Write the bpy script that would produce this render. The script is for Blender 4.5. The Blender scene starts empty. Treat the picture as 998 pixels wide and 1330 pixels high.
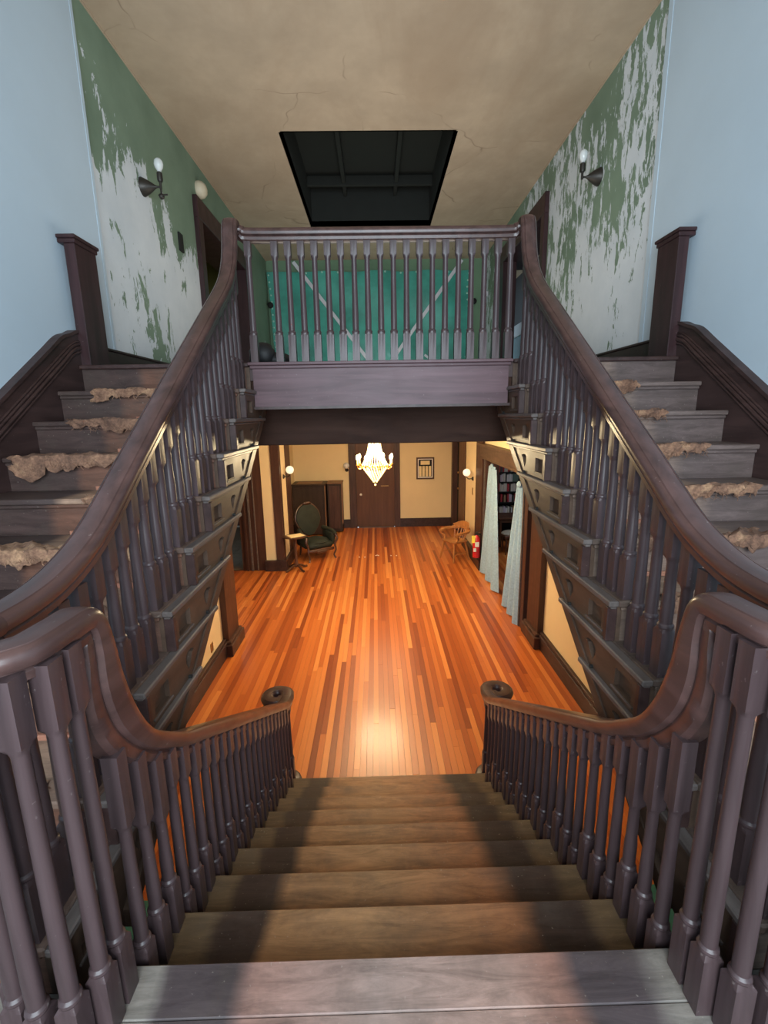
import bpy, bmesh, math, random
from mathutils import Vector, Matrix
random.seed(7)
SC = bpy.context.scene
COL = SC.collection

# ------------------------------------------------------------------ camera
cam_d = bpy.data.cameras.new('camera'); cam = bpy.data.objects.new('camera', cam_d); COL.objects.link(cam)
FW = Vector((0.014502961574514245, 0.978365188476829, -0.20637640873478516))
RT = Vector((0.9996929260218548, -0.018335357483982663, -0.016669382945891986))
UP = Vector((0.02009272921806286, 0.20607128048962453, 0.9783306749713697))
m = Matrix.Identity(4)
for i in range(3):
    m[i][0] = RT[i]; m[i][1] = UP[i]; m[i][2] = -FW[i]
m[0][3], m[1][3], m[2][3] = -0.0560, 0.0, 1.6324
cam.matrix_world = m
cam_d.sensor_fit = 'HORIZONTAL'; cam_d.sensor_width = 36.0; cam_d.lens = 36.0*600.0/998.0
cam_d.clip_start = .02
SC.camera = cam

# ------------------------------------------------------------------ world, lights, exposure
w = bpy.data.worlds.new('world'); SC.world = w; w.use_nodes = True
bg = w.node_tree.nodes['Background']; bg.inputs[0].default_value = (.62, .80, 1, 1); bg.inputs[1].default_value = 1.5
SC.view_settings.view_transform = 'Standard'; SC.view_settings.look = 'None'
SC.view_settings.gamma = 1; SC.view_settings.use_curve_mapping = False
SC.view_settings.exposure = 0.45

def area(name, loc, rot, sx, sy, power, color):
    d = bpy.data.lights.new(name, 'AREA'); d.shape = 'RECTANGLE'; d.size = sx; d.size_y = sy
    d.energy = power; d.color = color
    o = bpy.data.objects.new(name, d); COL.objects.link(o); o.location = loc; o.rotation_euler = rot
    return o
def bulb(name, loc, power, color, r=.04):
    d = bpy.data.lights.new(name, 'POINT'); d.energy = power; d.color = color; d.shadow_soft_size = r
    o = bpy.data.objects.new(name, d); COL.objects.link(o); o.location = loc
    return o
# daylight through the tall stair window behind the landing
area('window_daylight', (0, -1.75, 2.2), (math.radians(90), 0, 0), 3.4, 3.0, 330, (.80, .92, 1))
# added fill lights, out of view, for the ground floor hall and rooms off it
area('hall_fill_light', (0, 6.4, 1.56), (0, 0, 0), 1.6, 2.2, 46, (1, .74, .46))
area('rear_hall_fill_light', (0, 10.6, 1.56), (0, 0, 0), 1.4, 1.8, 34, (1, .74, .44))
area('library_fill_light', (3.6, 8.6, 1.5), (0, 0, 0), .6, .6, 25, (.85, .92, 1))
area('tiled_room_fill_light', (-3.9, 11.5, 1.5), (0, 0, 0), .6, .6, 4, (1, .8, .6))
# added fill lights facing up to brighten the upper hall, unseen behind the balcony
area('upper_hall_fill_light', (0, 5.6, 2.12), (math.radians(180), 0, 0), 2.6, 3.2, 36, (1, .90, .78))
area('upper_hall_rear_fill_light', (0, 9.4, 2.12), (math.radians(180), 0, 0), 2.0, 1.2, 12, (.95, 1, .92))
area('side_room_lamp', (-4.0, 8.0, 4.7), (0, 0, 0), .5, .5, 8, (1, .85, .5))
CH = Vector((-.08, 7.53, .80))
for k in range(8):   # one light at each candle bulb of the chandelier
    a = 2*math.pi*(k+.35)/8
    bulb('candle_light', (CH.x+.29*math.cos(a), CH.y+.29*math.sin(a), CH.z+.24), 21, (1, .78, .46), .03)

# ------------------------------------------------------------------ constants
ZF = -1.575; G = .2882; R1 = .175; Y0 = 1.109
ZU = 2.029; R2 = .2029; G2 = .29; YU = 3.624
WX = 2.30; ZC = 4.87
def nos2(y): return ZU-(YU-y)*R2/G2          # nosing line of the upper flights
def nos1(y): return -(y-Y0)*R1/G             # nosing line of the lower flight

# ------------------------------------------------------------------ materials
MATS = {}
def nodes(name):
    mt = bpy.data.materials.new(name); mt.use_nodes = True
    nt = mt.node_tree; b = nt.nodes['Principled BSDF']
    return mt, nt, b
def N(nt, t, **k):
    n = nt.nodes.new(t)
    for a, v in k.items(): setattr(n, a, v)
    return n
def ramp(nt, fac, stops, interp='LINEAR'):
    r = N(nt, 'ShaderNodeValToRGB'); r.color_ramp.interpolation = interp
    e = r.color_ramp.elements
    while len(e) < len(stops): e.new(.5)
    for i, (p, c) in enumerate(stops):
        e[i].position = p; e[i].color = (c[0], c[1], c[2], 1)
    nt.links.new(fac, r.inputs[0]); return r.outputs[0]
def noise(nt, scale, sc3=(1, 1, 1), detail=4, rough=.6, dist=0, coord='Object'):
    tc = N(nt, 'ShaderNodeTexCoord'); mp = N(nt, 'ShaderNodeMapping'); mp.inputs['Scale'].default_value = sc3
    nt.links.new(tc.outputs[coord], mp.inputs[0])
    n = N(nt, 'ShaderNodeTexNoise'); n.inputs['Scale'].default_value = scale; n.inputs['Detail'].default_value = detail
    n.inputs['Roughness'].default_value = rough; n.inputs['Distortion'].default_value = dist
    nt.links.new(mp.outputs[0], n.inputs[0]); return n.outputs[0]
def mathn(nt, op, a, b=None, clamp=False):
    n = N(nt, 'ShaderNodeMath', operation=op); n.use_clamp = clamp
    for i, v in enumerate((a, b)):
        if v is None: continue
        if isinstance(v, (int, float)): n.inputs[i].default_value = v
        else: nt.links.new(v, n.inputs[i])
    return n.outputs[0]
def mix(nt, fac, a, b, blend='MIX'):
    n = N(nt, 'ShaderNodeMix', data_type='RGBA', blend_type=blend)
    for s, v in ((n.inputs[0], fac), (n.inputs[6], a), (n.inputs[7], b)):
        if isinstance(v, (int, float)): s.default_value = v
        elif isinstance(v, tuple): s.default_value = (*v, 1)
        else: nt.links.new(v, s)
    return n.outputs[2]
def bump(nt, b, h, strength=.2, dist=.01):
    n = N(nt, 'ShaderNodeBump'); n.inputs['Strength'].default_value = strength; n.inputs['Distance'].default_value = dist
    nt.links.new(h, n.inputs['Height']); nt.links.new(n.outputs[0], b.inputs['Normal'])
def plain(name, c, rough=.5, metal=0, var=.12, scale=6, em=None, ems=0, coat=0, trans=0):
    if name in MATS: return MATS[name]
    mt, nt, b = nodes(name)
    n = noise(nt, scale)
    lo = tuple(x*(1-var) for x in c); hi = tuple(min(1, x*(1+var)) for x in c)
    nt.links.new(ramp(nt, n, [(.3, lo), (.7, hi)]), b.inputs['Base Color'])
    b.inputs['Roughness'].default_value = rough; b.inputs['Metallic'].default_value = metal
    b.inputs['Coat Weight'].default_value = coat; b.inputs['Transmission Weight'].default_value = trans
    if em: b.inputs['Emission Color'].default_value = (*em, 1); b.inputs['Emission Strength'].default_value = ems
    MATS[name] = mt; return mt
def wood(name, lo, hi, sc3=(1, 1, 1), scale=10, rough=.4, coat=.15, speck=.0, bmp=.1, rnd=0, spec=.3):
    if name in MATS: return MATS[name]
    mt, nt, b = nodes(name)
    n = noise(nt, scale, sc3, 6, .6, .6)
    c = ramp(nt, n, [(.3, lo), (.72, hi)])
    if rnd:
        oi = N(nt, 'ShaderNodeObjectInfo')
        k = mathn(nt, 'MULTIPLY_ADD', oi.outputs['Random'], rnd); k.node.inputs[2].default_value = 1-rnd/2
        c = mix(nt, 1.0, c, k, 'MULTIPLY')
    if speck:   # small scuffs through the finish
        s = noise(nt, 60, (1, 1, 1), 3, .5)
        c = mix(nt, ramp(nt, s, [(.70, (0, 0, 0)), (.76, (speck,)*3)]), c, (.34, .30, .28))
    nt.links.new(c, b.inputs['Base Color'])
    rr = noise(nt, 7, (1, 1, 1), 4)
    rv = N(nt, 'ShaderNodeMapRange'); rv.inputs[3].default_value = rough-.09; rv.inputs[4].default_value = rough+.12
    nt.links.new(rr, rv.inputs[0]); nt.links.new(rv.outputs[0], b.inputs['Roughness'])
    b.inputs['Coat Weight'].default_value = coat; b.inputs['Coat Roughness'].default_value = .25
    b.inputs['Specular IOR Level'].default_value = spec
    bump(nt, b, n, bmp, .002)
    MATS[name] = mt; return mt

DK_LO, DK_HI = (.020, .012, .012), (.052, .031, .030)
M_rail = wood('rail_wood', (.040, .021, .019), (.090, .047, .042), (1, .12, 1), 14, .33, .30, .3, .06)
M_bal = wood('baluster_wood', (.035, .022, .023), (.082, .053, .055), (1, 1, .08), 14, .38, .12, .25, .08)
M_dk = wood('dark_stained_wood', (.026, .014, .013), (.062, .034, .031), (1, .15, 1), 12, .42, .06, .2, .08)
M_str = wood('string_wood', (.055, .034, .024), (.105, .066, .046), (1, .15, 1), 12, .45, .0, .2, .08, spec=.2)
M_dkx = wood('fascia_wood', (.075, .043, .048), (.155, .092, .102), (.22, 3, 3), 5, .45, .05, .25, .08, spec=.2)
M_cas = wood('casing_wood', (.040, .018, .013), (.085, .040, .028), (1, 1, .1), 12, .45, .1, 0, .06)
M_door = wood('door_wood', (.075, .032, .018), (.115, .050, .028), (1, 1, .1), 8, .5, .1, 0, .05)
M_hdr = wood('header_wood', (.028, .014, .010), (.055, .028, .020), (.15, 1, 1), 10, .62, 0, 0, .05, spec=.08)
M_post = wood('newel_wood', (.024, .011, .012), (.054, .024, .026), (1, 1, .1), 12, .4, .15, .2, .06)
M_ledge = wood('ledge_wood', (.075, .060, .055), (.15, .125, .115), (1, .2, 1), 14, .5, .1, .2, .08)
M_oak = wood('oak_chair', (.30, .12, .035), (.50, .22, .07), (1, 1, .3), 14, .35, .2, 0, .05)
M_cab = wood('cabinet_wood', (.020, .012, .009), (.045, .026, .018), (1, 1, .2), 10, .5, .05, 0, .05)
M_cablight = wood('cabinet_edge_wood', (.16, .085, .045), (.24, .13, .07), (1, 1, .2), 10, .5, .05, 0, .05)

def m_stair(name, bands, lo_speck=.25, grain=(.15, 1, 1)):
    """worn tread finish: bands across the width of the stair keyed on x (object space = stair axis)"""
    mt, nt, b = nodes(name)
    tc = N(nt, 'ShaderNodeTexCoord'); sp = N(nt, 'ShaderNodeSeparateXYZ'); nt.links.new(tc.outputs['Object'], sp.inputs[0])
    wob = noise(nt, 3.0, (1, 1, 1), 3)
    x = mathn(nt, 'ADD', sp.outputs[0], mathn(nt, 'MULTIPLY', mathn(nt, 'SUBTRACT', wob, .5), .10))
    u = mathn(nt, 'MULTIPLY_ADD', x, .2); u.node.inputs[2].default_value = .5      # x -2.5..2.5 -> 0..1
    c = ramp(nt, u, [(.5+p*.2, col) for p, col in bands])
    g = noise(nt, 22, grain, 8, .75, .8)
    c = mix(nt, 1.0, c, ramp(nt, g, [(.28, (.50, .50, .50)), (.72, (1.42, 1.42, 1.42))]), 'MULTIPLY')
    d = noise(nt, 4, (1, 1, 1), 5, .7)
    c = mix(nt, ramp(nt, d, [(.45, (0, 0, 0)), (.75, (.55, .55, .55))]), c, (.075, .06, .05))
    s = noise(nt, 75, (1, 1, 1), 3, .5)
    c = mix(nt, ramp(nt, s, [(.68, (0, 0, 0)), (.75, (lo_speck,)*3)]), c, (.45, .40, .34))
    nt.links.new(c, b.inputs['Base Color']); b.inputs['Roughness'].default_value = .5
    b.inputs['Coat Weight'].default_value = .0; b.inputs['Specular IOR Level'].default_value = .22
    bump(nt, b, g, .12, .003); MATS[name] = mt; return mt
cD = (.040, .024, .018); cL = (.30, .155, .070); cE = (.12, .078, .042)
M_tread = m_stair('worn_tread', [(-.95, cE), (-.70, cE), (-.66, cD), (-.52, cD), (-.47, cL), (-.1, (.33, .18, .085)), (.40, (.30, .125, .055)), (.50, cD), (.66, cD), (.72, cE), (.95, cE)])
lE = (.19, .17, .15); lD = (.060, .046, .048); lC = (.25, .18, .155)
M_land = m_stair('worn_landing', [(-1.1, lE), (-.74, lE), (-.70, lD), (-.50, lD), (-.44, (.28, .16, .13)), (-.1, lC), (.30, (.29, .185, .15)), (.46, (.24, .12, .09)), (.52, lD), (.68, lD), (.75, lE), (1.1, lE)])
sD = (.058, .036, .032); sL = (.30, .19, .13)
sb = [(-2.2, sD), (-1.80, (.06, .042, .04)), (-1.72, sL), (-1.3, (.34, .22, .155)), (-1.1, (.16, .10, .075)), (-.9, sD)]
M_sl = m_stair('side_tread_finish', sb + [(.9, sD), (1.1, (.12, .085, .065)), (1.3, (.34, .23, .165)), (1.72, (.28, .19, .14)), (1.80, (.15, .11, .10)), (2.2, (.13, .095, .085))])
sr = [(-2.2, sD), (-1.86, sD), (-1.80, (.13, .062, .042)), (-1.0, (.16, .075, .050))]
M_sr = m_stair('side_riser_finish', sr + [(.9, (.12, .085, .065)), (1.3, (.22, .145, .11)), (1.74, (.20, .14, .115)), (1.82, (.12, .088, .082)), (2.2, (.11, .08, .074))])
M_strip = wood('bare_pine_strip', (.26, .10, .065), (.40, .19, .12), (.2, 1, 1), 14, .6, 0, 0, .06)

def m_floor():
    mt, nt, b = nodes('fir_strip_floor')
    oi = N(nt, 'ShaderNodeObjectInfo'); ge = N(nt, 'ShaderNodeNewGeometry')
    r = mathn(nt, 'FRACT', mathn(nt, 'ADD', oi.outputs['Random'], ge.outputs['Random Per Island']))
    c = ramp(nt, r, [(0, (.24, .050, .012)), (.14, (.36, .085, .018)), (.45, (.50, .135, .028)), (.8, (.60, .19, .042)), (1, (.72, .28, .075))])
    n = noise(nt, 6, (8, .35, 1), 6, .65, .8, 'Generated')
    tc = N(nt, 'ShaderNodeTexCoord')
    n2 = noise(nt, 9, (6, .4, 1), 5, .6, .5, 'Object')
    c = mix(nt, 1.0, c, ramp(nt, n2, [(.25, (.72, .66, .6)), (.75, (1.15, 1.15, 1.15))]), 'MULTIPLY')
    nt.links.new(c, b.inputs['Base Color'])
    b.inputs['Roughness'].default_value = .34; b.inputs['Coat Weight'].default_value = .28; b.inputs['Coat Roughness'].default_value = .20; b.inputs['Specular IOR Level'].default_value = .3
    bump(nt, b, n2, .03, .002)
    return mt
M_floor = m_floor()

def m_plaster(name, base, mott=.06, rough=.85, scale=1.6, stain=None, crack=False):
    mt, nt, b = nodes(name)
    n = noise(nt, scale, (1, 1, 1), 5, .6)
    c = ramp(nt, n, [(.3, tuple(x*(1-mott) for x in base)), (.7, tuple(min(1, x*(1+mott)) for x in base))])
    if stain:
        s = noise(nt, .8, (1, .5, 1), 6, .65, .6)
        c = mix(nt, ramp(nt, s, [(.42, (0, 0, 0)), (.72, (.8, .8, .8))]), c, stain)
    if crack:
        tc = N(nt, 'ShaderNodeTexCoord'); mp = N(nt, 'ShaderNodeMapping'); nt.links.new(tc.outputs['Object'], mp.inputs[0])
        dn = N(nt, 'ShaderNodeTexNoise'); dn.inputs['Scale'].default_value = 2.2; nt.links.new(mp.outputs[0], dn.inputs[0])
        av = N(nt, 'ShaderNodeMix', data_type='VECTOR'); av.inputs[0].default_value = .25
        nt.links.new(mp.outputs[0], av.inputs[4]); nt.links.new(dn.outputs[1], av.inputs[5])
        v = N(nt, 'ShaderNodeTexVoronoi', feature='DISTANCE_TO_EDGE'); v.inputs['Scale'].default_value = .75
        nt.links.new(av.outputs[1], v.inputs[0])
        msk = ramp(nt, noise(nt, 1.1), [(.50, (0, 0, 0)), (.60, (.6, .6, .6))])
        cr = ramp(nt, v.outputs[0], [(0, (1, 1, 1)), (.005, (0, 0, 0))])
        c = mix(nt, mix(nt, 1.0, cr, msk, 'MULTIPLY'), c, (.13, .08, .05))
        chips = noise(nt, 9, (1, 1, 1), 4, .7)
        c = mix(nt, ramp(nt, chips, [(.735, (0, 0, 0)), (.745, (1, 1, 1))]), c, (.58, .45, .30))
    nt.links.new(c, b.inputs['Base Color']); b.inputs['Roughness'].default_value = rough
    b.inputs['Specular IOR Level'].default_value = .25
    bump(nt, b, noise(nt, 30), .08, .002)
    MATS[name] = mt; return mt
M_white = m_plaster('white_paint', (.46, .55, .62), .03)
M_cream = m_plaster('cream_paint', (.74, .60, .36), .03)
M_ceil = m_plaster('aged_ceiling', (.47, .36, .255), .10, .9, 2.2, (.36, .255, .17), True)
M_olive = m_plaster('olive_paint', (.20, .20, .07), .08)
M_green = m_plaster('green_paint', (.17, .27, .17), .08)
M_hallceil = m_plaster('cream_ceiling', (.70, .60, .42), .04)

def m_peel(name, seed, fine):
    """old green paint over white plaster; paint lost in vertical flakes, mostly from the lower wall"""
    mt, nt, b = nodes(name)
    tc = N(nt, 'ShaderNodeTexCoord'); sp = N(nt, 'ShaderNodeSeparateXYZ'); nt.links.new(tc.outputs['Object'], sp.inputs[0])
    def nz(scale, sc3, det, rough, dist=0, off=0):
        mp = N(nt, 'ShaderNodeMapping'); mp.inputs['Scale'].default_value = sc3; mp.inputs['Location'].default_value = (seed+off, seed*1.7+off, seed*.6)
        nt.links.new(tc.outputs['Object'], mp.inputs[0])
        n = N(nt, 'ShaderNodeTexNoise'); n.inputs['Scale'].default_value = scale; n.inputs['Detail'].default_value = det
        n.inputs['Roughness'].default_value = rough; n.inputs['Distortion'].default_value = dist
        nt.links.new(mp.outputs[0], n.inputs[0]); return n.outputs[0]
    if fine:
        a = nz(5.0, (1, 2.0, .7), 8, .70, .3); big = nz(.9, (1, 1, .7), 2, .5, 0, 4)
        s = mathn(nt, 'ADD', mathn(nt, 'MULTIPLY', a, 1.1), mathn(nt, 'MULTIPLY', big, .75))
        zz = mathn(nt, 'MULTIPLY', mathn(nt, 'SUBTRACT', sp.outputs[2], 3.55), -.105)
        s = mathn(nt, 'ADD', s, zz); thr = .915
    else:
        a = nz(2.6, (1, 1.9, .75), 8, .70, .45); big = nz(.8, (1, .8, .8), 2, .5, 0, 4)
        s = mathn(nt, 'ADD', mathn(nt, 'MULTIPLY', a, 1.05), mathn(nt, 'MULTIPLY', big, .5))
        # bare area: a diagonal from high near the stair to low further down the hall, bounded above by z ~ 4
        zz = mathn(nt, 'MULTIPLY', mathn(nt, 'SUBTRACT', mathn(nt, 'ADD', sp.outputs[2], mathn(nt, 'MULTIPLY', mathn(nt, 'SUBTRACT', sp.outputs[1], 5.0), .18)), 3.75), -.30)
        zz = mathn(nt, 'MINIMUM', zz, .15)
        s = mathn(nt, 'ADD', s, zz); thr = .80
    mask = N(nt, 'ShaderNodeMapRange'); mask.inputs[1].default_value = thr-.004; mask.inputs[2].default_value = thr+.004
    nt.links.new(s, mask.inputs[0])
    g = ramp(nt, nz(1.3, (1, 1, 1), 4, .6), [(.3, (.135, .20, .14)), (.7, (.20, .28, .20))])
    wt = ramp(nt, nz(2.0, (1, 1, 1), 4, .6, 0, 9), [(.3, (.55, .60, .64)), (.7, (.66, .70, .73))])
    c = mix(nt, mask.outputs[0], g, wt)
    nt.links.new(c, b.inputs['Base Color']); b.inputs['Roughness'].default_value = .7
    inv = mathn(nt, 'SUBTRACT', 1.0, mask.outputs[0]); bump(nt, b, inv, .5, .003)
    MATS[name] = mt; return mt
M_peelL = m_peel('peeling_green_left', 3.0, False)
M_peelR = m_peel('peeling_green_right', 11.0, True)

M_sheet = plain('teal_quilted_cloth', (.05, .32, .25), .42, 0, .35, 1.6, coat=.1)
M_tape = plain('pale_tape', (.62, .62, .66), .5)
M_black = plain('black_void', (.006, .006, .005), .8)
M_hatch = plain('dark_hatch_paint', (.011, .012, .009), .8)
M_bronze = plain('blackened_bronze', (.045, .040, .035), .45, .6)
M_gold = plain('gilt_brass', (.95, .62, .18), .25, 1, .05)
M_brassd = plain('dull_brass', (.42, .26, .10), .4, .8)
M_knob = plain('white_porcelain', (.75, .72, .66), .2)
M_globe = plain('opal_glass', (.80, .76, .68), .25, em=(1, .85, .62), ems=.55)
M_clear = plain('clear_bulb_glass', (.85, .88, .88), .08, trans=.35)
M_lit = plain('lit_bulb', (1, .85, .55), .3, em=(1, .78, .42), ems=14)
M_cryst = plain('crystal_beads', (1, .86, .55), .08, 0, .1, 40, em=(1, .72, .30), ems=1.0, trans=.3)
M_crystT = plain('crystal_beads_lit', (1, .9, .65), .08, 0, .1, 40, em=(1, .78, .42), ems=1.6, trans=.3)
M_smoke = plain('aged_white_plastic', (.55, .47, .34), .5)
M_curt = plain('pale_blue_curtain', (.28, .44, .60), .85, 0, .14, 30)
M_red = plain('red_enamel', (.62, .02, .03), .25, coat=.5)
M_yel = plain('yellow_tag', (.85, .70, .08), .6)
M_paper = plain('cream_paper', (.80, .66, .36), .7)
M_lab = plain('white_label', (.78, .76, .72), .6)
M_velvet = plain('dark_green_velvet', (.010, .015, .009), .75, 0, .35, 8)
M_carve = plain('carved_walnut', (.07, .030, .016), .35)
M_tile = plain('grey_brown_tile', (.15, .135, .105), .45)
M_grout = plain('tile_grout', (.06, .05, .04), .8)
M_teal = plain('teal_paint', (.03, .20, .19), .6)
M_trimw = plain('white_trim_paint', (.62, .64, .58), .5)
M_bag = plain('black_cloth', (.008, .008, .009), .6)
M_cush = plain('pale_upholstery', (.40, .37, .30), .8, 0, .3, 18)
M_jute = None

def m_jute():
    mt, nt, b = nodes('frayed_carpet_backing')
    a = noise(nt, 10, (1, 1, 1), 4, .7); f = noise(nt, 90, (1, .3, 1), 3, .7)
    oi = N(nt, 'ShaderNodeObjectInfo')
    c = ramp(nt, mathn(nt, 'ADD', mathn(nt, 'MULTIPLY', a, .8), mathn(nt, 'MULTIPLY', oi.outputs['Random'], .18)), [(.30, (.09, .045, .03)), (.5, (.22, .115, .07)), (.68, (.42, .25, .14)), (.8, (.55, .36, .19))])
    c = mix(nt, 1.0, c, ramp(nt, f, [(.3, (.6, .6, .6)), (.7, (1.2, 1.2, 1.2))]), 'MULTIPLY')
    nt.links.new(c, b.inputs['Base Color']); b.inputs['Roughness'].default_value = .95
    bump(nt, b, f, .6, .004); return mt
M_jute = m_jute()

# ------------------------------------------------------------------ mesh helpers
def V(*a): return Vector(a)
def box(bm, x0, x1, y0, y1, z0, z1, bev=0):
    x0, x1 = sorted((x0, x1)); y0, y1 = sorted((y0, y1)); z0, z1 = sorted((z0, z1))
    vs = [bm.verts.new((x, y, z)) for z in (z0, z1) for x, y in ((x0, y0), (x1, y0), (x1, y1), (x0, y1))]
    fs = [bm.faces.new([vs[i] for i in q]) for q in ((3, 2, 1, 0), (4, 5, 6, 7), (0, 1, 5, 4), (1, 2, 6, 5), (2, 3, 7, 6), (3, 0, 4, 7))]
    if bev:
        es = list({e for f in fs for e in f.edges})
        bmesh.ops.bevel(bm, geom=es, offset=bev, segments=1, affect='EDGES', profile=.5)
    return vs
def poly_yz(bm, pts, x0, x1, holes=()):
    """extrude a polygon given in (y, z) between two x values, optional holes"""
    edges = []
    for loop in (pts, *holes):
        vs = [bm.verts.new((x0, p[0], p[1])) for p in loop]
        for i in range(len(vs)): edges.append(bm.edges.new((vs[i], vs[(i+1) % len(vs)])))
    r = bmesh.ops.triangle_fill(bm, use_beauty=True, use_dissolve=False, edges=edges)
    fs = [g for g in r['geom'] if isinstance(g, bmesh.types.BMFace)]
    e = bmesh.ops.extrude_face_region(bm, geom=fs)
    for g in e['geom']:
        if isinstance(g, bmesh.types.BMVert): g.co.x = x1
def lathe(bm, prof, cx=0, cy=0, seg=12, axis='z', cz=0):
    rings = []
    for r, h in prof:
        ring = []
        for i in range(seg):
            a = 2*math.pi*i/seg
            p = (cx+r*math.cos(a), cy+r*math.sin(a), cz+h) if axis == 'z' else (
                (cx+h, cy+r*math.cos(a), cz+r*math.sin(a)) if axis == 'x' else (cx+r*math.cos(a), cy+h, cz+r*math.sin(a)))
            ring.append(bm.verts.new(p))
        rings.append(ring)
    for a, b in zip(rings, rings[1:]):
        for i in range(seg):
            bm.faces.new((a[i], a[(i+1) % seg], b[(i+1) % seg], b[i]))
    bm.faces.new(rings[0][::-1]); bm.faces.new(rings[-1])
def tube(bm, pts, r, seg=8, r2=None):
    pts = [Vector(p) for p in pts]; n = len(pts); rings = []
    for i, p in enumerate(pts):
        t = (pts[min(i+1, n-1)]-pts[max(i-1, 0)]).normalized()
        a = t.orthogonal().normalized() if i == 0 else (last - t*last.dot(t)).normalized()
        last = a; b = t.cross(a); rr = r if r2 is None else r+(r2-r)*i/(n-1)
        rings.append([bm.verts.new(p+a*rr*math.cos(2*math.pi*k/seg)+b*rr*math.sin(2*math.pi*k/seg)) for k in range(seg)])
    for a, b in zip(rings, rings[1:]):
        for i in range(seg): bm.faces.new((a[i], a[(i+1) % seg], b[(i+1) % seg], b[i]))
    bm.faces.new(rings[0][::-1]); bm.faces.new(rings[-1])
def ball(bm, c, r, su=10, sv=7, sc=(1, 1, 1)):
    bmesh.ops.create_uvsphere(bm, u_segments=su, v_segments=sv, radius=r, matrix=Matrix.Translation(c) @ Matrix.Diagonal((*sc, 1)))
def catmull(P, sub=5):
    P = [Vector(p) for p in P]; out = []
    for i in range(len(P)-1):
        p0 = P[max(i-1, 0)]; p1 = P[i]; p2 = P[i+1]; p3 = P[min(i+2, len(P)-1)]
        d = (p2-p1).length
        if i == 0: p0 = p1-(p2-p1)
        if i+2 > len(P)-1: p3 = p2+(p2-p1)
        n = sub
        for k in range(n):
            t = k/n
            out.append(.5*((2*p1)+(-p0+p2)*t+(2*p0-5*p1+4*p2-p3)*t*t+(-p0+3*p1-3*p2+p3)*t**3))
    out.append(P[-1]); return out
def sweep(bm, path, prof, h0=None, depth=None):
    """closed profile (lateral, up) along path; the lateral axis stays level"""
    n = len(path); h = h0 or V(0, 1, 0); rings = []
    for i, p in enumerate(path):
        t = (path[min(i+1, n-1)]-path[max(i-1, 0)]).normalized()
        hz = V(t.x, t.y, 0)
        if hz.length > .25: h = hz.normalized()
        lat = V(h.y, -h.x, 0); up = lat.cross(t).normalized()
        k_ = depth(p) if depth else 1
        rings.append([bm.verts.new(p+lat*u+up*(v*(k_ if v < -.04 else 1))) for u, v in prof])
    k = len(prof)
    for a, b in zip(rings, rings[1:]):
        for i in range(k): bm.faces.new((a[i], a[(i+1) % k], b[(i+1) % k], b[i]))
    bm.faces.new(rings[0][::-1]); bm.faces.new(rings[-1])
def world_loc(p):
    l = Vector((0, 0, 0))
    while p: l = l+p.location; p = p.parent
    return l
def obj(name, bm, mat, parent=None, origin=None, smooth=False, local=False, angle=40):
    bmesh.ops.recalc_face_normals(bm, faces=bm.faces)
    o0 = world_loc(parent) if parent else Vector((0, 0, 0))
    org = Vector(origin) if origin else o0.copy()
    if not local: bmesh.ops.translate(bm, verts=bm.verts, vec=-org)
    me = bpy.data.meshes.new(name); bm.to_mesh(me); bm.free()
    if mat: me.materials.append(mat)
    if smooth:
        me.polygons.foreach_set('use_smooth', [True]*len(me.polygons))
        try: me.set_sharp_from_angle(angle=math.radians(angle))
        except Exception: pass
    o = bpy.data.objects.new(name, me); COL.objects.link(o)
    o.parent = parent; o.location = org-o0
    return o
def tag(o, label=None, cat=None, group=None, kind=None):
    if label: o['label'] = label
    if cat: o['category'] = cat
    if group: o['group'] = group
    if kind: o['kind'] = kind
    return o
def thing(name, label, cat, loc=(0, 0, 0), group=None):
    o = bpy.data.objects.new(name, None); COL.objects.link(o); o.location = loc; o.empty_display_size = .1
    return tag(o, label, cat, group)
def B(): return bmesh.new()
def boxes(name, L, mat, parent=None, bev=0, **k):
    bm = B()
    for b in L: box(bm, *b, bev=bev)
    return obj(name, bm, mat, parent, **k)
def dup(src, parent, loc, rz=None, label=None):
    """copy a thing or part together with its children; loc is local to parent"""
    c = src.copy(); COL.objects.link(c); c.parent = parent; c.location = loc
    if rz is not None: c.rotation_euler = (0, 0, rz)
    if label: c['label'] = label
    for ch in src.children: dup(ch, c, ch.location)
    return c
def struct(name, L, mat, bev=0, label=None, **k):
    o = boxes(name, L, mat, None, bev, **k); o['kind'] = 'structure'
    if label: tag(o, label, name.split('_')[0])
    return o

# ------------------------------------------------------------------ shell: stairwell and upper floor
struct('wall_left', [(-2.45, -2.3, -1.7, 4.26, -.05, ZC)], M_white, label='pale blue-white painted wall above the left flight')
struct('wall_right', [(2.3, 2.45, -1.7, 4.26, -.05, ZC)], M_white, label='pale blue-white painted wall above the right flight')
DY0, DY1, DZ = 6.60, 9.20, 4.36
struct('wall_left', [(-2.47, -2.32, 4.26, DY0, 2.03, ZC), (-2.47, -2.32, DY0, DY1, DZ, ZC), (-2.47, -2.32, DY1, 10.75, 2.03, ZC)], M_peelL,
       label='green wall on the left of the upper hall with large flakes of paint gone')
struct('wall_right', [(2.32, 2.47, 4.26, 6.85, 2.03, ZC), (2.32, 2.47, 6.85, DY1+.15, DZ+.12, ZC), (2.32, 2.47, DY1+.15, 10.75, 2.03, ZC)], M_peelR,
       label='green wall on the right of the upper hall worn through in fine streaks')
struct('trim_1', [(-2.325, -2.296, 4.23, 4.265, 2.03, ZC)], M_white, label='painted corner strip at the end of the left stair wall')
struct('trim_2', [(2.295, 2.325, 4.23, 4.29, 2.03, ZC)], M_white, label='painted corner strip at the end of the right stair wall')
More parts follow.
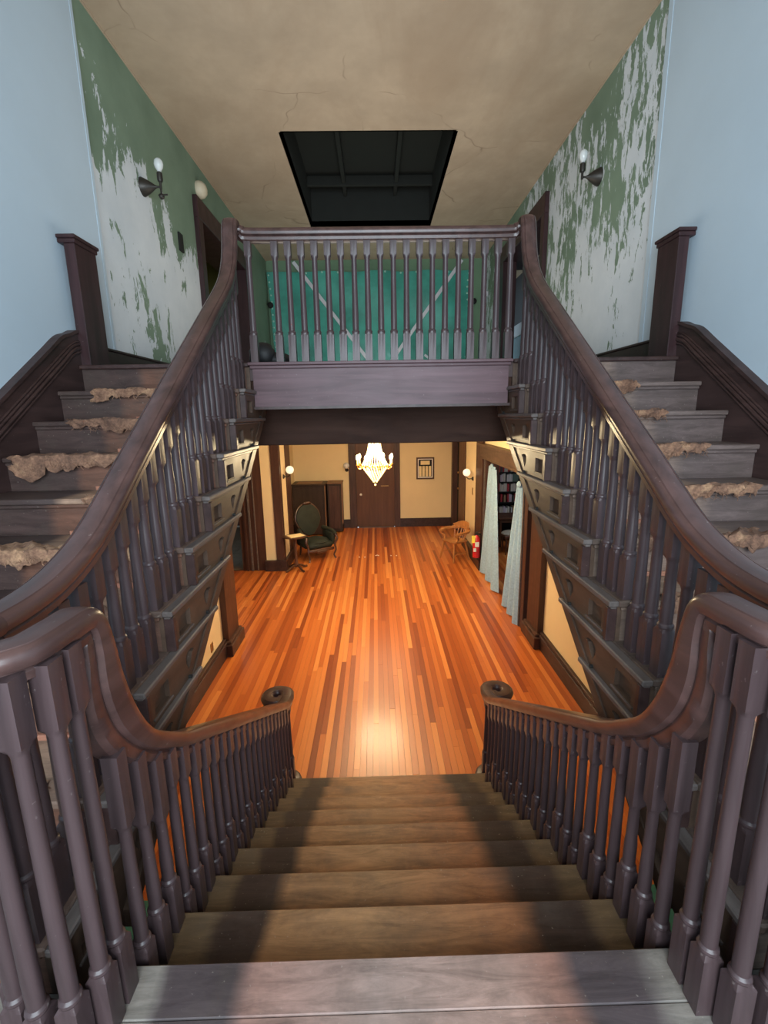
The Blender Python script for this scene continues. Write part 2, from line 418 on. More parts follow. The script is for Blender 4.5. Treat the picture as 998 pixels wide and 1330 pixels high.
struct('wall_far', [(-2.47, 2.47, 10.75, 10.9, 2.03, ZC)], M_green, label='dull green end wall of the upper hall above the cloth')
HX0, HX1, HY0, HY1 = -1.10, .96, 6.20, 9.0
struct('ceiling', [(-2.5, 2.5, -1.7, HY0, ZC, ZC+.1), (-2.5, HX0, HY0, HY1, ZC, ZC+.1), (HX1, 2.5, HY0, HY1, ZC, ZC+.1), (-2.5, 2.5, HY1, 10.9, ZC, ZC+.1)],
       M_ceil, label='stained and cracked tan plaster ceiling of the upper hall')
struct('trim_3', [(-2.33, -2.305, 4.2, 10.75, ZC-.012, ZC)], M_ceil, label='thin bead between left green wall and ceiling')
struct('trim_4', [(2.305, 2.33, 4.2, 10.75, ZC-.012, ZC)], M_ceil, label='thin bead between right green wall and ceiling')
# back wall with the stair window (behind the viewer)
struct('wall_back', [(-2.45, -1.55, -1.8, -1.7, -.05, ZC), (1.55, 2.45, -1.8, -1.7, -.05, ZC), (-1.55, 1.55, -1.8, -1.7, -.05, .7), (-1.55, 1.55, -1.8, -1.7, 3.75, ZC)],
       M_white, label='white wall around the landing window')
win = struct('window_1', [(-1.55, -1.47, -1.78, -1.70, .7, 3.75), (1.47, 1.55, -1.78, -1.70, .7, 3.75), (-1.55, 1.55, -1.78, -1.70, .7, .78), (-1.55, 1.55, -1.78, -1.70, 3.67, 3.75),
                    (-.54, -.49, -1.76, -1.71, .7, 3.75), (.49, .54, -1.76, -1.71, .7, 3.75), (-1.5, 1.5, -1.76, -1.71, 2.2, 2.25)], M_dk, label='tall three-part stair window lighting the landing')

# hatch: dark framed well in the ceiling
hatch = thing('ceiling_hatch', 'black recessed hatch with cross ribs in the tan ceiling', 'hatch', ((HX0+HX1)/2, (HY0+HY1)/2, ZC))
HT = ZC+.62
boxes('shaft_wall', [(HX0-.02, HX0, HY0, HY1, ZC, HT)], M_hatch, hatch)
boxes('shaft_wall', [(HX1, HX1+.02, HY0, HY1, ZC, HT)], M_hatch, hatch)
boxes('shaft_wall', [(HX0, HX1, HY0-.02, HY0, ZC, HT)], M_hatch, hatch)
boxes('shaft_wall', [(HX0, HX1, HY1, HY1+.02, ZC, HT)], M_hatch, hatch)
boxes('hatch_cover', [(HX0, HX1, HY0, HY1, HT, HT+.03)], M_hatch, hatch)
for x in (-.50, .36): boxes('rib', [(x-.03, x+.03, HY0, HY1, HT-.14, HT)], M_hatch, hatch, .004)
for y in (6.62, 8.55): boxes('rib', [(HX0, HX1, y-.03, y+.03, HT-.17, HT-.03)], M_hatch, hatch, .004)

# upper hall floor, side rooms
struct('floor', [(-2.32, 2.32, 3.66, 10.75, 1.90, 2.029)], M_dk, label='dark floor of the upper hall behind the balcony')
struct('wall_left', [(-5.0, -4.9, 6.0, 10.9, 2.0, ZC), (-5.0, -2.47, 10.8, 10.9, 2.0, ZC), (-5.0, -2.47, 5.9, 6.0, 2.0, ZC), (-5, -2.47, 5.9, 10.9, 1.95, 2.03)], M_olive, label='olive room beyond the left upper doorway')
struct('ceiling', [(-5.0, -2.47, 5.9, 10.9, ZC, ZC+.1), (2.47, 5.0, 5.9, 14, ZC, ZC+.1)], M_ceil, label='ceilings of the rooms either side of the upper hall')
struct('wall_right', [(3.5, 3.6, 6.0, 14, 2.0, ZC), (2.47, 3.6, 5.9, 6.0, 2.0, ZC), (2.47, 3.6, 13.9, 14, 2.0, ZC), (2.47, 3.6, 5.9, 14, 1.95, 2.03)], M_black, label='unlit room beyond the right upper doorway')  # walls coloured black to stand for the darkness of the room
struct('wall_right', [(2.95, 3.0, 8.4, 11.2, 2.03, 3.18)], M_teal, label='teal panel standing inside the right upper room')
struct('trim_5', [(2.93, 3.02, 8.4, 11.2, 3.18, 3.42)], M_trimw, .005, label='white sill on the teal panel in the right upper room')
# door casings of the upper hall
struct('door_1', [(-2.50, -2.26, DY0-.02, DY0+.13, 2.03, DZ-.22), (-2.50, -2.26, DY1-.42, DY1, 2.03, DZ-.22), (-2.78, -2.26, DY0-.02, DY1, DZ-.22, DZ+.04)], M_post, .006,
       label='dark wooden doorway on the left of the upper hall')
struct('door_2', [(2.26, 2.50, 6.83, 6.96, 2.03, DZ-.12), (2.26, 2.50, DY1-.35, DY1+.17, 2.03, DZ-.12), (2.26, 2.78, 6.83, DY1+.17, DZ-.12, DZ+.14)], M_post, .006,
       label='dark wooden doorway on the right of the upper hall')
struct('baseboard_left', [(-2.34, -2.27, 3.9, DY0-.02, 2.03, 2.19), (-2.34, -2.255, 3.9, DY0-.02, 2.19, 2.21)], M_dk, .004, label='dark baseboard along the left peeling wall')
struct('baseboard_right', [(2.27, 2.34, 3.9, 6.83, 2.03, 2.19), (2.255, 2.34, 3.9, 6.83, 2.19, 2.21)], M_dk, .004, label='dark baseboard along the right peeling wall')

# teal studded cloth closing the end of the upper hall
sheet = thing('hanging_cloth', 'teal quilted cloth with studded edges closing the end of the upper hall', 'cloth', (-.12, 10.7, 2.05))
bm = B(); NX, NZ = 40, 24
def sheetp(u, v):
    z = 2.06+v*2.56
    xl = -2.30+.10*math.sin((1-v)*math.pi)*.6+.28*max(0, (.45-v)); xr = 2.08-.09*(1-v)**.7-.05*math.sin(v*9)
    x = xl+(xr-xl)*u
    y = 10.66-.02*math.sin(u*21+v*3)-.012*math.sin(v*13+u*5)
    return V(x, y, z+.012*math.sin(u*26)*(v > .97))
g = [[bm.verts.new(sheetp(i/NX, j/NZ)) for i in range(NX+1)] for j in range(NZ+1)]
for j in range(NZ):
    for i in range(NX): bm.faces.new((g[j][i], g[j][i+1], g[j+1][i+1], g[j+1][i]))
r = bmesh.ops.extrude_face_region(bm, geom=list(bm.faces))
for e in r['geom']:
    if isinstance(e, bmesh.types.BMVert): e.co.y += .03
obj('cloth_panel', bm, M_sheet, sheet, smooth=True)
stud0 = None
for k in range(52):
    if k < 20: p = sheetp(.008, k/19.5)
    elif k < 40: p = sheetp(.992, (k-20)/19.5)
    else: p = sheetp((k-39.5)/13, .99)
    if stud0 is None:
        bm = B(); ball(bm, (0, 0, 0), .022, 8, 5); stud0 = obj('stud', bm, plain('pale_stud', (.35, .62, .52), .3), sheet, local=True)
        stud0.location = V(*p)-sheet.location+V(0, -.012, 0)
    else: dup(stud0, sheet, V(*p)-sheet.location+V(0, -.012, 0))
def strap(name, a, b, wd, label, y=10.6):
    bm = B(); a = V(a[0], y, a[1]); b = V(b[0], y, b[1]); t = (b-a).normalized(); n = V(-t.z, 0, t.x)*wd/2
    vs = [bm.verts.new(p) for p in (a+n, a-n, b-n, b+n)]; bm.faces.new(vs)
    r = bmesh.ops.extrude_face_region(bm, geom=list(bm.faces))
    for e in r['geom']:
        if isinstance(e, bmesh.types.BMVert): e.co.y += .004
    return tag(obj(name, bm, M_tape, None, origin=a), label, 'tape')
strap('tape_strip', (-1.72, 4.80), (-.14, 2.75), .07, 'pale tape strip slanting down to the right across the teal cloth')
strap('tape_strip', (1.84, 4.80), (.30, 2.75), .07, 'pale tape strip slanting down to the left across the teal cloth')
strap('tape_strip', (1.05, 2.9), (1.25, 2.75), .05, 'short pale tape end low on the teal cloth')
bm = B(); box(bm, 2.275, 2.305, 10.15, 10.62, 3.98, 4.07); tag(obj('tape_strip', bm, M_tape), 'short piece of tape on the wall right of the teal cloth', 'tape')
for x, z, s in ((-2.24, 3.95, 'left'), (2.10, 3.97, 'right')):
    bm = B(); lathe(bm, [(.03, 0), (.03, -.05), (.06, -.06), (.06, -.11), (.03, -.13)], x, 10.64, 10, 'y', z)
    tag(obj('curtain_knob', bm, M_black, smooth=True, origin=(x, 10.6, z)), 'black knob beside the %s edge of the teal cloth' % s, 'knob')
bm = B()
for c, r_, s_ in (((-.98, 4.02, 2.13), .11, (1, .8, .9)), ((-.87, 4.06, 2.09), .10, (1.2, .8, .62)), ((-1.0, 4.1, 2.09), .1, (1, 1, .6))): ball(bm, c, r_, 12, 8, s_)
for v in bm.verts: v.co += Vector((random.uniform(-.008, .008),)*3); v.co.z = max(v.co.z, 2.031)
tag(obj('bag', bm, M_bag, smooth=True, origin=(-.95, 4.05, 2.03)), 'small black bag lying behind the left balcony balusters', 'bag')

# ------------------------------------------------------------------ baluster
def baluster_mesh(H, base=.20, top=.13, bw=.028, r0=.0235, r1=.0195):
    """square block, ring, tapered round shaft, square top block (half widths)"""
    bm = B(); seg = 16
    def ring_sq(h, z):
        vs = []
        for i in range(seg):
            a = 2*math.pi*i/seg; c, s = math.cos(a), math.sin(a); k = h/max(abs(c), abs(s)); vs.append(bm.verts.new((c*k, s*k, z)))
        return vs
    def ring_ci(r, z): return [bm.verts.new((r*math.cos(2*math.pi*i/seg), r*math.sin(2*math.pi*i/seg), z)) for i in range(seg)]
    zt = H-top
    R = [ring_sq(bw, 0), ring_sq(bw, base-.013), ring_ci(r0+.005, base), ring_ci(r0+.007, base+.006), ring_ci(r0+.006, base+.013), ring_ci(r0+.0005, base+.020),
         ring_ci(r0+.001, base+.10), ring_ci((r0+r1)/2, (base+zt)/2), ring_ci(r1, zt-.018), ring_ci(r1+.003, zt-.008), ring_sq(bw*.9, zt+.008), ring_sq(bw*.9, H)]
    for a, b in zip(R, R[1:]):
        for i in range(seg): bm.faces.new((a[i], a[(i+1) % seg], b[(i+1) % seg], b[i]))
    bm.faces.new(R[0][::-1]); bm.faces.new(R[-1])
    return bm
BAL = {}
def baluster(parent, p, H, base=.20, top=.13, bw=.028, r0=.0235, r1=.0195):
    key = (round(H, 3), base, top, bw)
    if key not in BAL:
        bm = baluster_mesh(H, base, top, bw, r0, r1)
        o = obj('baluster', bm, M_bal, parent, smooth=True, local=True, angle=24); BAL[key] = o
        o.location = Vector(p)-world_loc(parent)
    else:
        o = dup(BAL[key], parent, Vector(p)-world_loc(parent))
    return o
# moulded handrail profile: round cap, side quirk, lower body
RW = .049
rail_prof0 = [(-.022, -.088), (.022, -.088), (.034, -.080), (.036, -.062), (.030, -.054), (.044, -.048), (RW, -.036), (RW, -.022), (.043, -.010), (.034, -.0045), (.032, -.0075), (.029, -.0030), (.015, -.0005), (0, 0),
             (-.015, -.0005), (-.029, -.0030), (-.032, -.0075), (-.034, -.0045), (-.043, -.010), (-RW, -.022), (-RW, -.036), (-.044, -.048), (-.030, -.054), (-.036, -.062), (-.034, -.080)]
rail_prof = [(a*1.10, b*1.06) for a, b in rail_prof0]; rail_prof2 = rail_prof

# ------------------------------------------------------------------ central flight
cf = thing('staircase', 'worn central flight of wooden stairs leading down to the orange hall floor', 'staircase', (0, Y0, ZF))
def at0(bm, name, mat, par, **k):   # object origin on the stair axis so that the wear bands line up
    return obj(name, bm, mat, par, origin=(0, world_loc(par).y, world_loc(par).z), **k)
for i in range(1, 9):
    bm = B(); z = -R1*i; y1 = Y0+G*i
    box(bm, -.885, .885, y1-G-.005, y1, z-.032, z, .006)
    at0(bm, 'tread', M_tread, cf)
for i in range(1, 10):
    bm = B(); z = -R1*(i-1)-.032; y1 = Y0+G*(i-1)-.03
    box(bm, -.86, .86, y1-.02, y1, z-R1+.032, z)
    at0(bm, 'riser', M_tread, cf)
for s in (-1, 1):
    pts = [(Y0-.04, -.05)]
    for i in range(1, 9):
        pts += [(Y0+G*(i-1)-.03, -R1*(i-1)-.03), (Y0+G*(i-1)-.03, -R1*i-.03)]
    pts += [(Y0+G*8-.03, -R1*8-.03), (Y0+G*8-.03, ZF), (Y0+G*8-.40, ZF), (Y0-.04, -.42)]
    bm = B(); poly_yz(bm, pts, s*.865, s*.895); obj('string', bm, M_dk, cf)
    for i in range(1, 9):
        bm = B(); z = -R1*i; y1 = Y0+G*i
        box(bm, s*.885, s*.915, y1-G-.02, y1, z-.032, z, .006); obj('nosing_return', bm, M_dk, cf)
# landing
land = struct('floor', [(-.92, .92, Y0-.135, Y0, -.035, 0)], M_land, .004, label='front nosing board of the stair landing worn pale in the middle', origin=(0, 0, 0))
ys = [Y0-.137, .86, .74, .62, .50, .38, .26, .14, 0, -.2, -.5, -.9, -1.3, -1.7]
lb = []
for k in range(len(ys)-1): lb.append((-2.28, 2.28, ys[k+1]+.002, ys[k], -.035, 0))
fl = bpy.data.objects.new('floor', None); COL.objects.link(fl); fl['kind'] = 'structure'; tag(fl, 'wooden boards of the stair landing', 'floor')
for b_ in lb: boxes('floor_board', [b_], M_land, fl, .002)
for s in (-1, 1): boxes('floor_board', [(s*1.0, s*2.28, Y0-.137, YU-9*G2+.03, -.035, 0)], M_land, fl, .002)
struct('trim_6', [(-.92, .92, Y0-.05, Y0-.03, -.30, -.035), (-2.2, 2.2, .86, .90, ZF, -.036)], M_dk, label='dark panelling below the landing edge')

def central_path(s):
    c = (.935, 3.535); R = .085; P = []
    zz = -.668
    for a in range(-150, 181, 22):
        rr = R if a > -90 else R-.02*(-90-a)/60
        P.append(V(s*(c[0]+rr*math.cos(math.radians(a))), c[1]+rr*math.sin(math.radians(a)), zz if a < 120 else zz+.012*(a-120)/60))
    P = P[:-1]
    q = [(.845, 3.50, -.66), (.845, 3.40, -.635)]
    for y in (3.3, 3.0, 2.6, 2.2, 1.8, 1.60): q.append((.845, y, nos1(y)+.74))
    q += [(.845, 1.46, .548), (.845, 1.355, .645), (.845, 1.28, .77), (.845, 1.235, .91), (.845, 1.215, 1.03), (.845, 1.19, 1.115), (.845, 1.145, 1.155), (.845, 1.06, 1.16)]
    for a in range(20, 181, 20):
        q.append((.9475-.1025*math.cos(math.radians(a)), 1.01-.1025*math.sin(math.radians(a)), 1.16))
    q.append((1.05, 1.10, 1.16))
    return P + [V(s*x, y, z) for x, y, z in catmull(q, 8)]
def rail_under_c(y):
    T = [(1.16, .675), (1.19, .64), (1.26, .575), (1.395, .475), (1.60, .365)]
    if y < T[0][0]: return T[0][1]
    for (a, b), (c, d) in zip(T, T[1:]):
        if y < c: return b+(d-b)*(y-a)/(c-a)
    return nos1(y)+.74-.09
for s, side in ((-1, 'left'), (1, 'right')):
    bt = thing('balustrade', '%s balustrade of the central flight, with scroll end and goose-neck rail' % side, 'balustrade', (s*.84, Y0+1.1, -.8))
    bm = B(); pth = central_path(s); sweep(bm, pth, rail_prof, V(0, 1, 0), lambda p: 1+.75*math.exp(-((p.z-.86)/.20)**2)*(1 if 1.05 < p.y < 1.7 else 0)); obj('handrail', bm, M_rail, bt, smooth=True, angle=38)
    for i in range(1, 9):
        for j in range(3):
            y = Y0+G*i-.048-.096*j; z = -R1*i
            if i == 8 and j == 0: continue
            t = rail_under_c(y)
            baluster(bt, (s*.822, y, z), round(t-z+.03, 2), .20, .14 if i > 1 else .24, .026, .0205, .0175)
    for k in range(5):        # cluster under the scroll
        a = math.radians(-60+k*60); p = (s*(.945+.085*math.cos(a)), 3.535+.085*math.sin(a), ZF)
        baluster(bt, p, round(-.668-.07-ZF, 2), .28, .12)
    bm = B(); lathe(bm, [(.17, 0), (.17, .03), (.15, .045)], s*.945, 3.535, 20, cz=ZF); obj('scroll_block', bm, M_dk, bt, smooth=True)
    for x, y in ((.818, 1.04), (.818, .968), (.855, .903), (.925, .885), (.995, .91), (1.045, .97)):
        baluster(bt, (s*x, y, 0), 1.10, .20, .17, .027, .0205, .0180)

# ------------------------------------------------------------------ side flights
def side_path(s):
    q = [(1.05, 1.10, 1.16), (1.05, 1.20, 1.163), (1.05, 1.32, 1.18), (1.05, 1.45, 1.222)]
    for y in (1.58, 1.8, 2.2, 2.6, 3.0, 3.28): q.append((1.05, y, nos2(y)+.69))
    q += [(1.05, 3.41, 2.60), (1.05, 3.49, 2.72), (1.05, 3.53, 2.84), (1.05, 3.55, 2.93), (1.05, 3.585, 2.99), (1.05, 3.64, 3.005)]
    return [V(s*x, y, z) for x, y, z in catmull(q, 8)]
DG = .60                                     # vertical depth of the open string below the nosing line
def tier_plate(y, z):
    """carved apron of one step: outline, square sunk panel and tear-shaped piercing, in (y, z)"""
    zt, zb = z-.034, z-R2+.002
    yt = y+.857-.034/.6997-.03; yb = y+.857-.29-.03
    out = [(y+.03, zb), (y+.03, zt), (yt, zt), (yb, zb)]
    h1 = [(y+.10, zb+.035), (y+.10, zt-.045), (y+.235, zt-.045), (y+.235, zb+.035)]
    h2 = []
    for k in range(9): a = math.pi*k/8; h2.append((y+.47+.05*math.cos(a), zt-.045-.012+.018*math.sin(a)))
    h2 += [(y+.425, zb+.075), (y+.445, zb+.04), (y+.475, zb+.07), (y+.50, zb+.105)]
    return out, h1, h2
for s, side in ((-1, 'left'), (1, 'right')):
    fl2 = thing('staircase', '%s side flight climbing from the landing to the balcony, with torn carpet on its steps' % side, 'staircase', (s*1.6, 1.0, 0))
    for k in range(1, 10):
        y, z = YU-k*G2, ZU-k*R2
        bm = B(); box(bm, s*1.0, s*2.255, y, y+G2+.035, z-.03, z, .006); at0(bm, 'tread', M_sl, fl2)
        bm = B(); box(bm, s*1.02, s*2.25, y+.012, y+.03, z-.052, z-.03, .005); at0(bm, 'cove_moulding', M_sr, fl2)
        # nosing return: the long ledge along the open string
        bm = B(); yt = y+.84
        box(bm, s*.955, s*1.0, y-.004, yt, z-.026, z, .005); box(bm, s*.972, s*1.0, y+.012, yt-.03, z-.042, z-.026, .004)
        obj('ledge', bm, M_ledge, fl2)
        bm = B(); out, h1, h2 = tier_plate(y, z); poly_yz(bm, out, s*.978, s*1.0, (h1, h2)); obj('carved_apron', bm, M_str, fl2)
        bm = B(); box(bm, s*.966, s*1.01, y+.026, y+.055, z-R2+.0, z-.04, .004); obj('corner_pilaster', bm, M_dk, fl2)
        bm = B(); box(bm, s*.972, s*.980, y+.08, y+.255, z-R2+.022, z-R2+.030); obj('panel_bead', bm, M_ledge, fl2)
    for k in range(0, 10):
        y, z = YU-k*G2, ZU-k*R2
        bm = B(); box(bm, s*1.03, s*2.255, y+.031, y+.046, z-R2-.0, z-.03); at0(bm, 'riser', M_sr, fl2)
        if k < 9:
            bm = B(); box(bm, s*1.12, s*1.74, y+.012, y+.03, z-R2, z-R2+.024, .003); obj('bare_strip', bm, M_strip, fl2)
    boxes('tread', [(s*1.0, s*2.255, YU, YU+.06, ZU-.03, ZU+.001)], M_dk, fl2, .006)
    pts = [(YU-9*G2+.03, -.03)]
    for k in range(9, 0, -1): pts += [(YU-k*G2+.03, ZU-k*R2-.03), (YU-(k-1)*G2+.03, ZU-k*R2-.03)]
    pts += [(YU+.03, ZU-.03), (3.95, ZU-.06), (3.95, nos2(3.95)-DG), (1.35, nos2(1.35)-DG), (YU-9*G2+.03, -.25)]
    bm = B(); poly_yz(bm, pts, s*1.0, s*1.03); obj('string', bm, M_str, fl2)
    bm = B()
    lo = [(3.97, nos2(3.97)-DG+.065), (3.97, nos2(3.97)-DG-.012), (1.35, nos2(1.35)-DG-.012), (1.35, nos2(1.35)-DG+.065)]
    poly_yz(bm, lo, s*.970, s*1.03); obj('string_edge_moulding', bm, M_str, fl2)
    for k in range(1, 9):
        y = YU-k*G2+.857-.13; bm = B(); lathe(bm, [(.009, 0), (.009, .02)], 0, y, 8, 'x', nos2(y)-DG+.10); bm.transform(Matrix.Translation((s*.974-.010, 0, 0))); obj('peg', bm, M_black, fl2)
    bm = B()
    so = [(3.97, nos2(3.97)-DG), (3.97, nos2(3.97)-DG+.03), (1.0, nos2(1.0)-DG+.03), (1.0, nos2(1.0)-DG)]
    poly_yz(bm, so, s*1.03, s*2.197); obj('soffit', bm, M_str, fl2)
    # wall string with moulded cap, easing to level at the post
    def wl(off, flat, n=None):
        q = [(y, nos2(y)+off) for y in (.9, 1.6, 2.4, 3.0, 3.30)] + [(3.46, nos2(3.46)+off), (3.56, flat-.040), (3.63, flat-.010), (3.70, flat)]
        return [V(s*2.25, a, b) for a, b in [(p.x, p.y) for p in catmull([V(a, b, 0) for a, b in q], 5)]]
    top = wl(.285, 2.275)
    pts = [(p.y, p.z) for p in top] + [(3.70, nos2(3.70)-.35), (.9, nos2(.9)-.35)]
    bm = B(); poly_yz(bm, pts, s*2.252, s*2.30); obj('wall_string', bm, M_dk, fl2)
    bm = B(); sweep(bm, [p+V(-s*.0, 0, 0) for p in top], [(-.012, -.012), (.052 if s > 0 else .012, -.012), (.052 if s > 0 else .012, .010), (-.012, .010)] if s > 0 else [(-.052, -.012), (.012, -.012), (.012, .010), (-.052, .010)])
    obj('string_cap', bm, M_dk, fl2)
    for off, fz, rr in ((.185, 2.205, .007), (.162, 2.186, .011), (.130, 2.158, .015), (.098, 2.128, .009)):
        bm = B(); tube(bm, wl(off, fz), rr, 8); obj('string_bead', bm, M_dk, fl2, smooth=True)
    # half post at the top against the wall
    po = thing('half_newel', 'dark square half post with a flat cap against the %s wall at the stair head' % side, 'post', (s*2.23, 3.8, ZU))
    boxes('post', [(s*2.185, s*2.262, 3.665, 3.93, ZU, 2.87), ], M_post, po, .004)
    boxes('cap', [(s*2.165, s*2.30, 3.645, 3.95, 2.90, 2.925), (s*2.175, s*2.30, 3.655, 3.94, 2.87, 2.90)], M_post, po, .005)
    # balustrade
    bt = thing('balustrade', '%s side flight balustrade with long sloping handrail up to the balcony' % side, 'balustrade', (s*1.05, 2.3, .6))
    bm = B(); sweep(bm, side_path(s), rail_prof2, V(0, 1, 0)); obj('handrail', bm, M_rail, bt, smooth=True, angle=38)
    for k in range(1, 10):
        for j in range(3):
            y, z = YU-k*G2+.045+.0967*j, ZU-k*R2
            t = max(nos2(y)+.69-.105, 1.16-.09) if y < 1.5 else nos2(y)+.69-.105
            if y > 3.4: t += .06
            baluster(bt, (s*1.05, y, z), round(t-z+.02, 2), .20, .16)

# ------------------------------------------------------------------ balcony
fa = struct('trim_7', [(-.975, .965, YU+.02, YU+.06, 1.70, 1.985)], M_dkx, label='wide grained fascia board below the balcony balusters')
struct('trim_8', [(-1.0, .99, YU-.02, YU+.10, ZU-.022, ZU), (-.99, .98, YU, YU+.06, ZU-.045, ZU-.022)], M_dkx, .004, label='moulded nosing along the balcony edge')
struct('trim_9', [(-.99, .98, YU+.0, YU+.05, 1.685, 1.705)], M_dk, label='thin bead under the balcony fascia')
struct('ceiling', [(-1.0, 1.0, YU+.06, 4.2, 1.80, 1.90)], M_hdr, label='dark boarded underside of the balcony')
struct('trim_10', [(-1.25, 1.25, 4.2, 4.5, 1.378, 1.90)], M_hdr, .006, label='dark header beam under the balcony')
bt = thing('balustrade', 'balcony balustrade between the side flights, one baluster missing near its left end', 'balustrade', (0, 3.69, ZU))
q = [(-1.05, 3.64, 3.00), (-1.035, 3.68, 2.992), (-.99, 3.70, 2.972), (-.93, 3.705, 2.962), (-.5, 3.705, 2.96), (0, 3.705, 2.96), (.5, 3.705, 2.96), (.93, 3.705, 2.962), (.99, 3.70, 2.972), (1.035, 3.68, 2.992), (1.05, 3.64, 3.00)]
bm = B(); sweep(bm, catmull(q, 5), rail_prof2, V(0, 1, 0)); obj('handrail', bm, M_rail, bt, smooth=True, angle=38)
for i in range(21):
    if i == 1: continue
    baluster(bt, (-.96+.0962*i, 3.70, ZU), .85, .21, .11, .027, .0225, .0195)

# ------------------------------------------------------------------ carpet scraps on the side flights
def scrap(s, k, x0, x1, hang, label, tail=None, back=.10, seed=0):
    rnd = random.Random(seed*13+k*7+(s > 0)*101); y, z = YU-k*G2, ZU-k*R2
    nx, nv = 64, 12; bm = B(); rows = []
    ph = rnd.uniform(0, 6)
    for i in range(nx+1):
        u = i/nx; x = x0+(x1-x0)*u
        hh = hang*(.75+.30*math.sin(u*9+ph)+.2*math.sin(u*23+ph*2)+.13*math.sin(u*61+ph*3)+rnd.uniform(-.13, .13))
        if tail and u > .80: hh = tail*(1-abs(u-.9)*4)
        hh = max(hh, .012); bk = back*(.7+.4*math.sin(u*7+ph*1.7)); row = []
        for j in range(nv+1):
            v = j/nv; L = bk+.02+hh; d = v*L; wv = .005*math.sin(x*60+j)+.003*math.sin(x*140+j*2)+rnd.uniform(-.001, .001)
            if d < bk: p = (x, y+bk-d, z+.008+wv+.006*math.sin(x*25+d*40))
            else:
                e = d-bk; p = (x, y-.010-.004*math.sin(x*33+j)-min(e, .03)*.25+wv-.003*j*(e > .02)*0, z+.010-e if e > .012 else z+.009-e*.4)
            xx = x+(rnd.uniform(-.008, .008) if i in (0, nx) else 0)+(.02*math.sin(j*1.3+ph) if i in (0, nx) else 0)
            row.append(bm.verts.new((s*xx, p[1], p[2])))
        rows.append(row)
    for a, b in zip(rows, rows[1:]):
        for j in range(nv): bm.faces.new((a[j], a[j+1], b[j+1], b[j]))
    r = bmesh.ops.extrude_face_region(bm, geom=list(bm.faces))
    for e in r['geom']:
        if isinstance(e, bmesh.types.BMVert): e.co.z += .003; e.co.y -= .003
    for _ in range(46):   # loose threads at the torn edge
        x = rnd.uniform(x0, x1); l = rnd.uniform(.01, .035)
        zz = z-hang*.7+rnd.uniform(-.01, .02); a = V(s*x, y-.02, zz)
        tube(bm, [a, a+V(rnd.uniform(-.015, .015), -.006, -l*.5), a+V(rnd.uniform(-.02, .02), rnd.uniform(-.012, 0), -l)], .0016, 3)
    o = obj('carpet_scrap', bm, M_jute, None, origin=(s*(x0+x1)/2, y, z), smooth=True)
    tag(o, label, 'carpet')
ordn = ['top', 'second', 'third', 'fourth', 'fifth', 'sixth', 'seventh', 'eighth', 'ninth']
LS = {1: (1.25, 2.00, .055, None), 2: (1.20, 2.01, .055, None), 3: (1.2, 2.19, .06, .14), 4: (1.35, 1.62, .012, None), 5: (1.15, 1.95, .055, None), 6: (1.2, 1.9, .05, None), 7: (1.3, 1.85, .05, None), 8: (1.2, 1.9, .04, None)}
RS = {0: (1.35, 1.62, .010, None), 1: (1.2, 1.79, .06, None), 2: (1.2, 1.83, .055, None), 3: (1.35, 1.92, .055, None), 4: (1.15, 2.02, .06, None), 5: (1.25, 1.9, .05, None), 6: (1.2, 1.9, .05, None), 8: (1.3, 1.8, .04, None)}
desc = {(-1, 3): 'long brown carpet flap with a drooping tail on the left flight'}
for s, T, side in ((-1, LS, 'left'), (1, RS, 'right')):
    for k, (a, b, h, t) in T.items():
        if k == 0: continue
        lab = desc.get((s, k), 'torn carpet scrap on the %s step below the top of the %s flight' % (['', 'first', 'second', 'third', 'fourth', 'fifth', 'sixth', 'seventh', 'eighth'][k], side))
        if k in (6, 7, 8): lab = 'frayed carpet scrap behind balusters, %s step below the %s balcony end' % (['', '', '', '', '', '', 'sixth', 'seventh', 'eighth'][k], side)
        scrap(s, k, a, b, h, lab, t, .12 if k in (3, 5) else .09, k)

# ------------------------------------------------------------------ wall lamps
def bell_sconce(s, y, z, label, cross):
    t = thing('wall_sconce', label, 'wall lamp', (s*2.30, y, z))
    X = s*2.32; d = -s
    bm = B(); lathe(bm, [(.085, 0), (.083, .012), (.060, .06), (.035, .10), (.018, .125), (.012, .14)], 0, 0, 16, 'x')
    bm.transform(Matrix.Translation((X, y, z)) @ Matrix.Diagonal((d, 1, 1, 1))); obj('wall_plate', bm, M_bronze, t, smooth=True)
    bm = B(); tube(bm, [(X+d*.13, y, z), (X+d*.185, y+.005, z)], .010)
    tube(bm, [(X+d*.18, y, z-.02), (X+d*.18, y, z+.05)], .013)
    if cross: tube(bm, [(X+d*.18, y, z-.10), (X+d*.18, y, z-.02)], .010, 8); tube(bm, [(X+d*.15, y, z-.075), (X+d*.24, y, z-.07)], .008); ball(bm, (X+d*.18, y, z-.085), .028, 8, 6)
    obj('arm', bm, M_bronze, t, smooth=True)
    bm = B(); lathe(bm, [(.022, .045), (.027, .06), (.027, .12), (.018, .13)], X+d*.18, y, 12, cz=z); obj('socket', bm, M_bronze, t, smooth=True)
    bm = B(); lathe(bm, [(.014, .125), (.020, .14), (.036, .165), (.044, .195), (.040, .225), (.024, .245), (.004, .252)], X+d*.18, y, 14, cz=z); obj('light_bulb', bm, M_clear, t, smooth=True)
bell_sconce(-1, 5.19, 3.88, 'dark bell-shaped wall sconce with a bare bulb on the left peeling wall', True)
bell_sconce(1, 5.37, 4.01, 'dark bell-shaped wall sconce with a bare bulb on the right peeling wall', False)
bm = B(); lathe(bm, [(.10, 0), (.105, .03), (.095, .07), (.065, .105), (.02, .12)], 0, 0, 20, 'x'); bm.transform(Matrix.Translation((-2.32, 6.82, 4.545)))
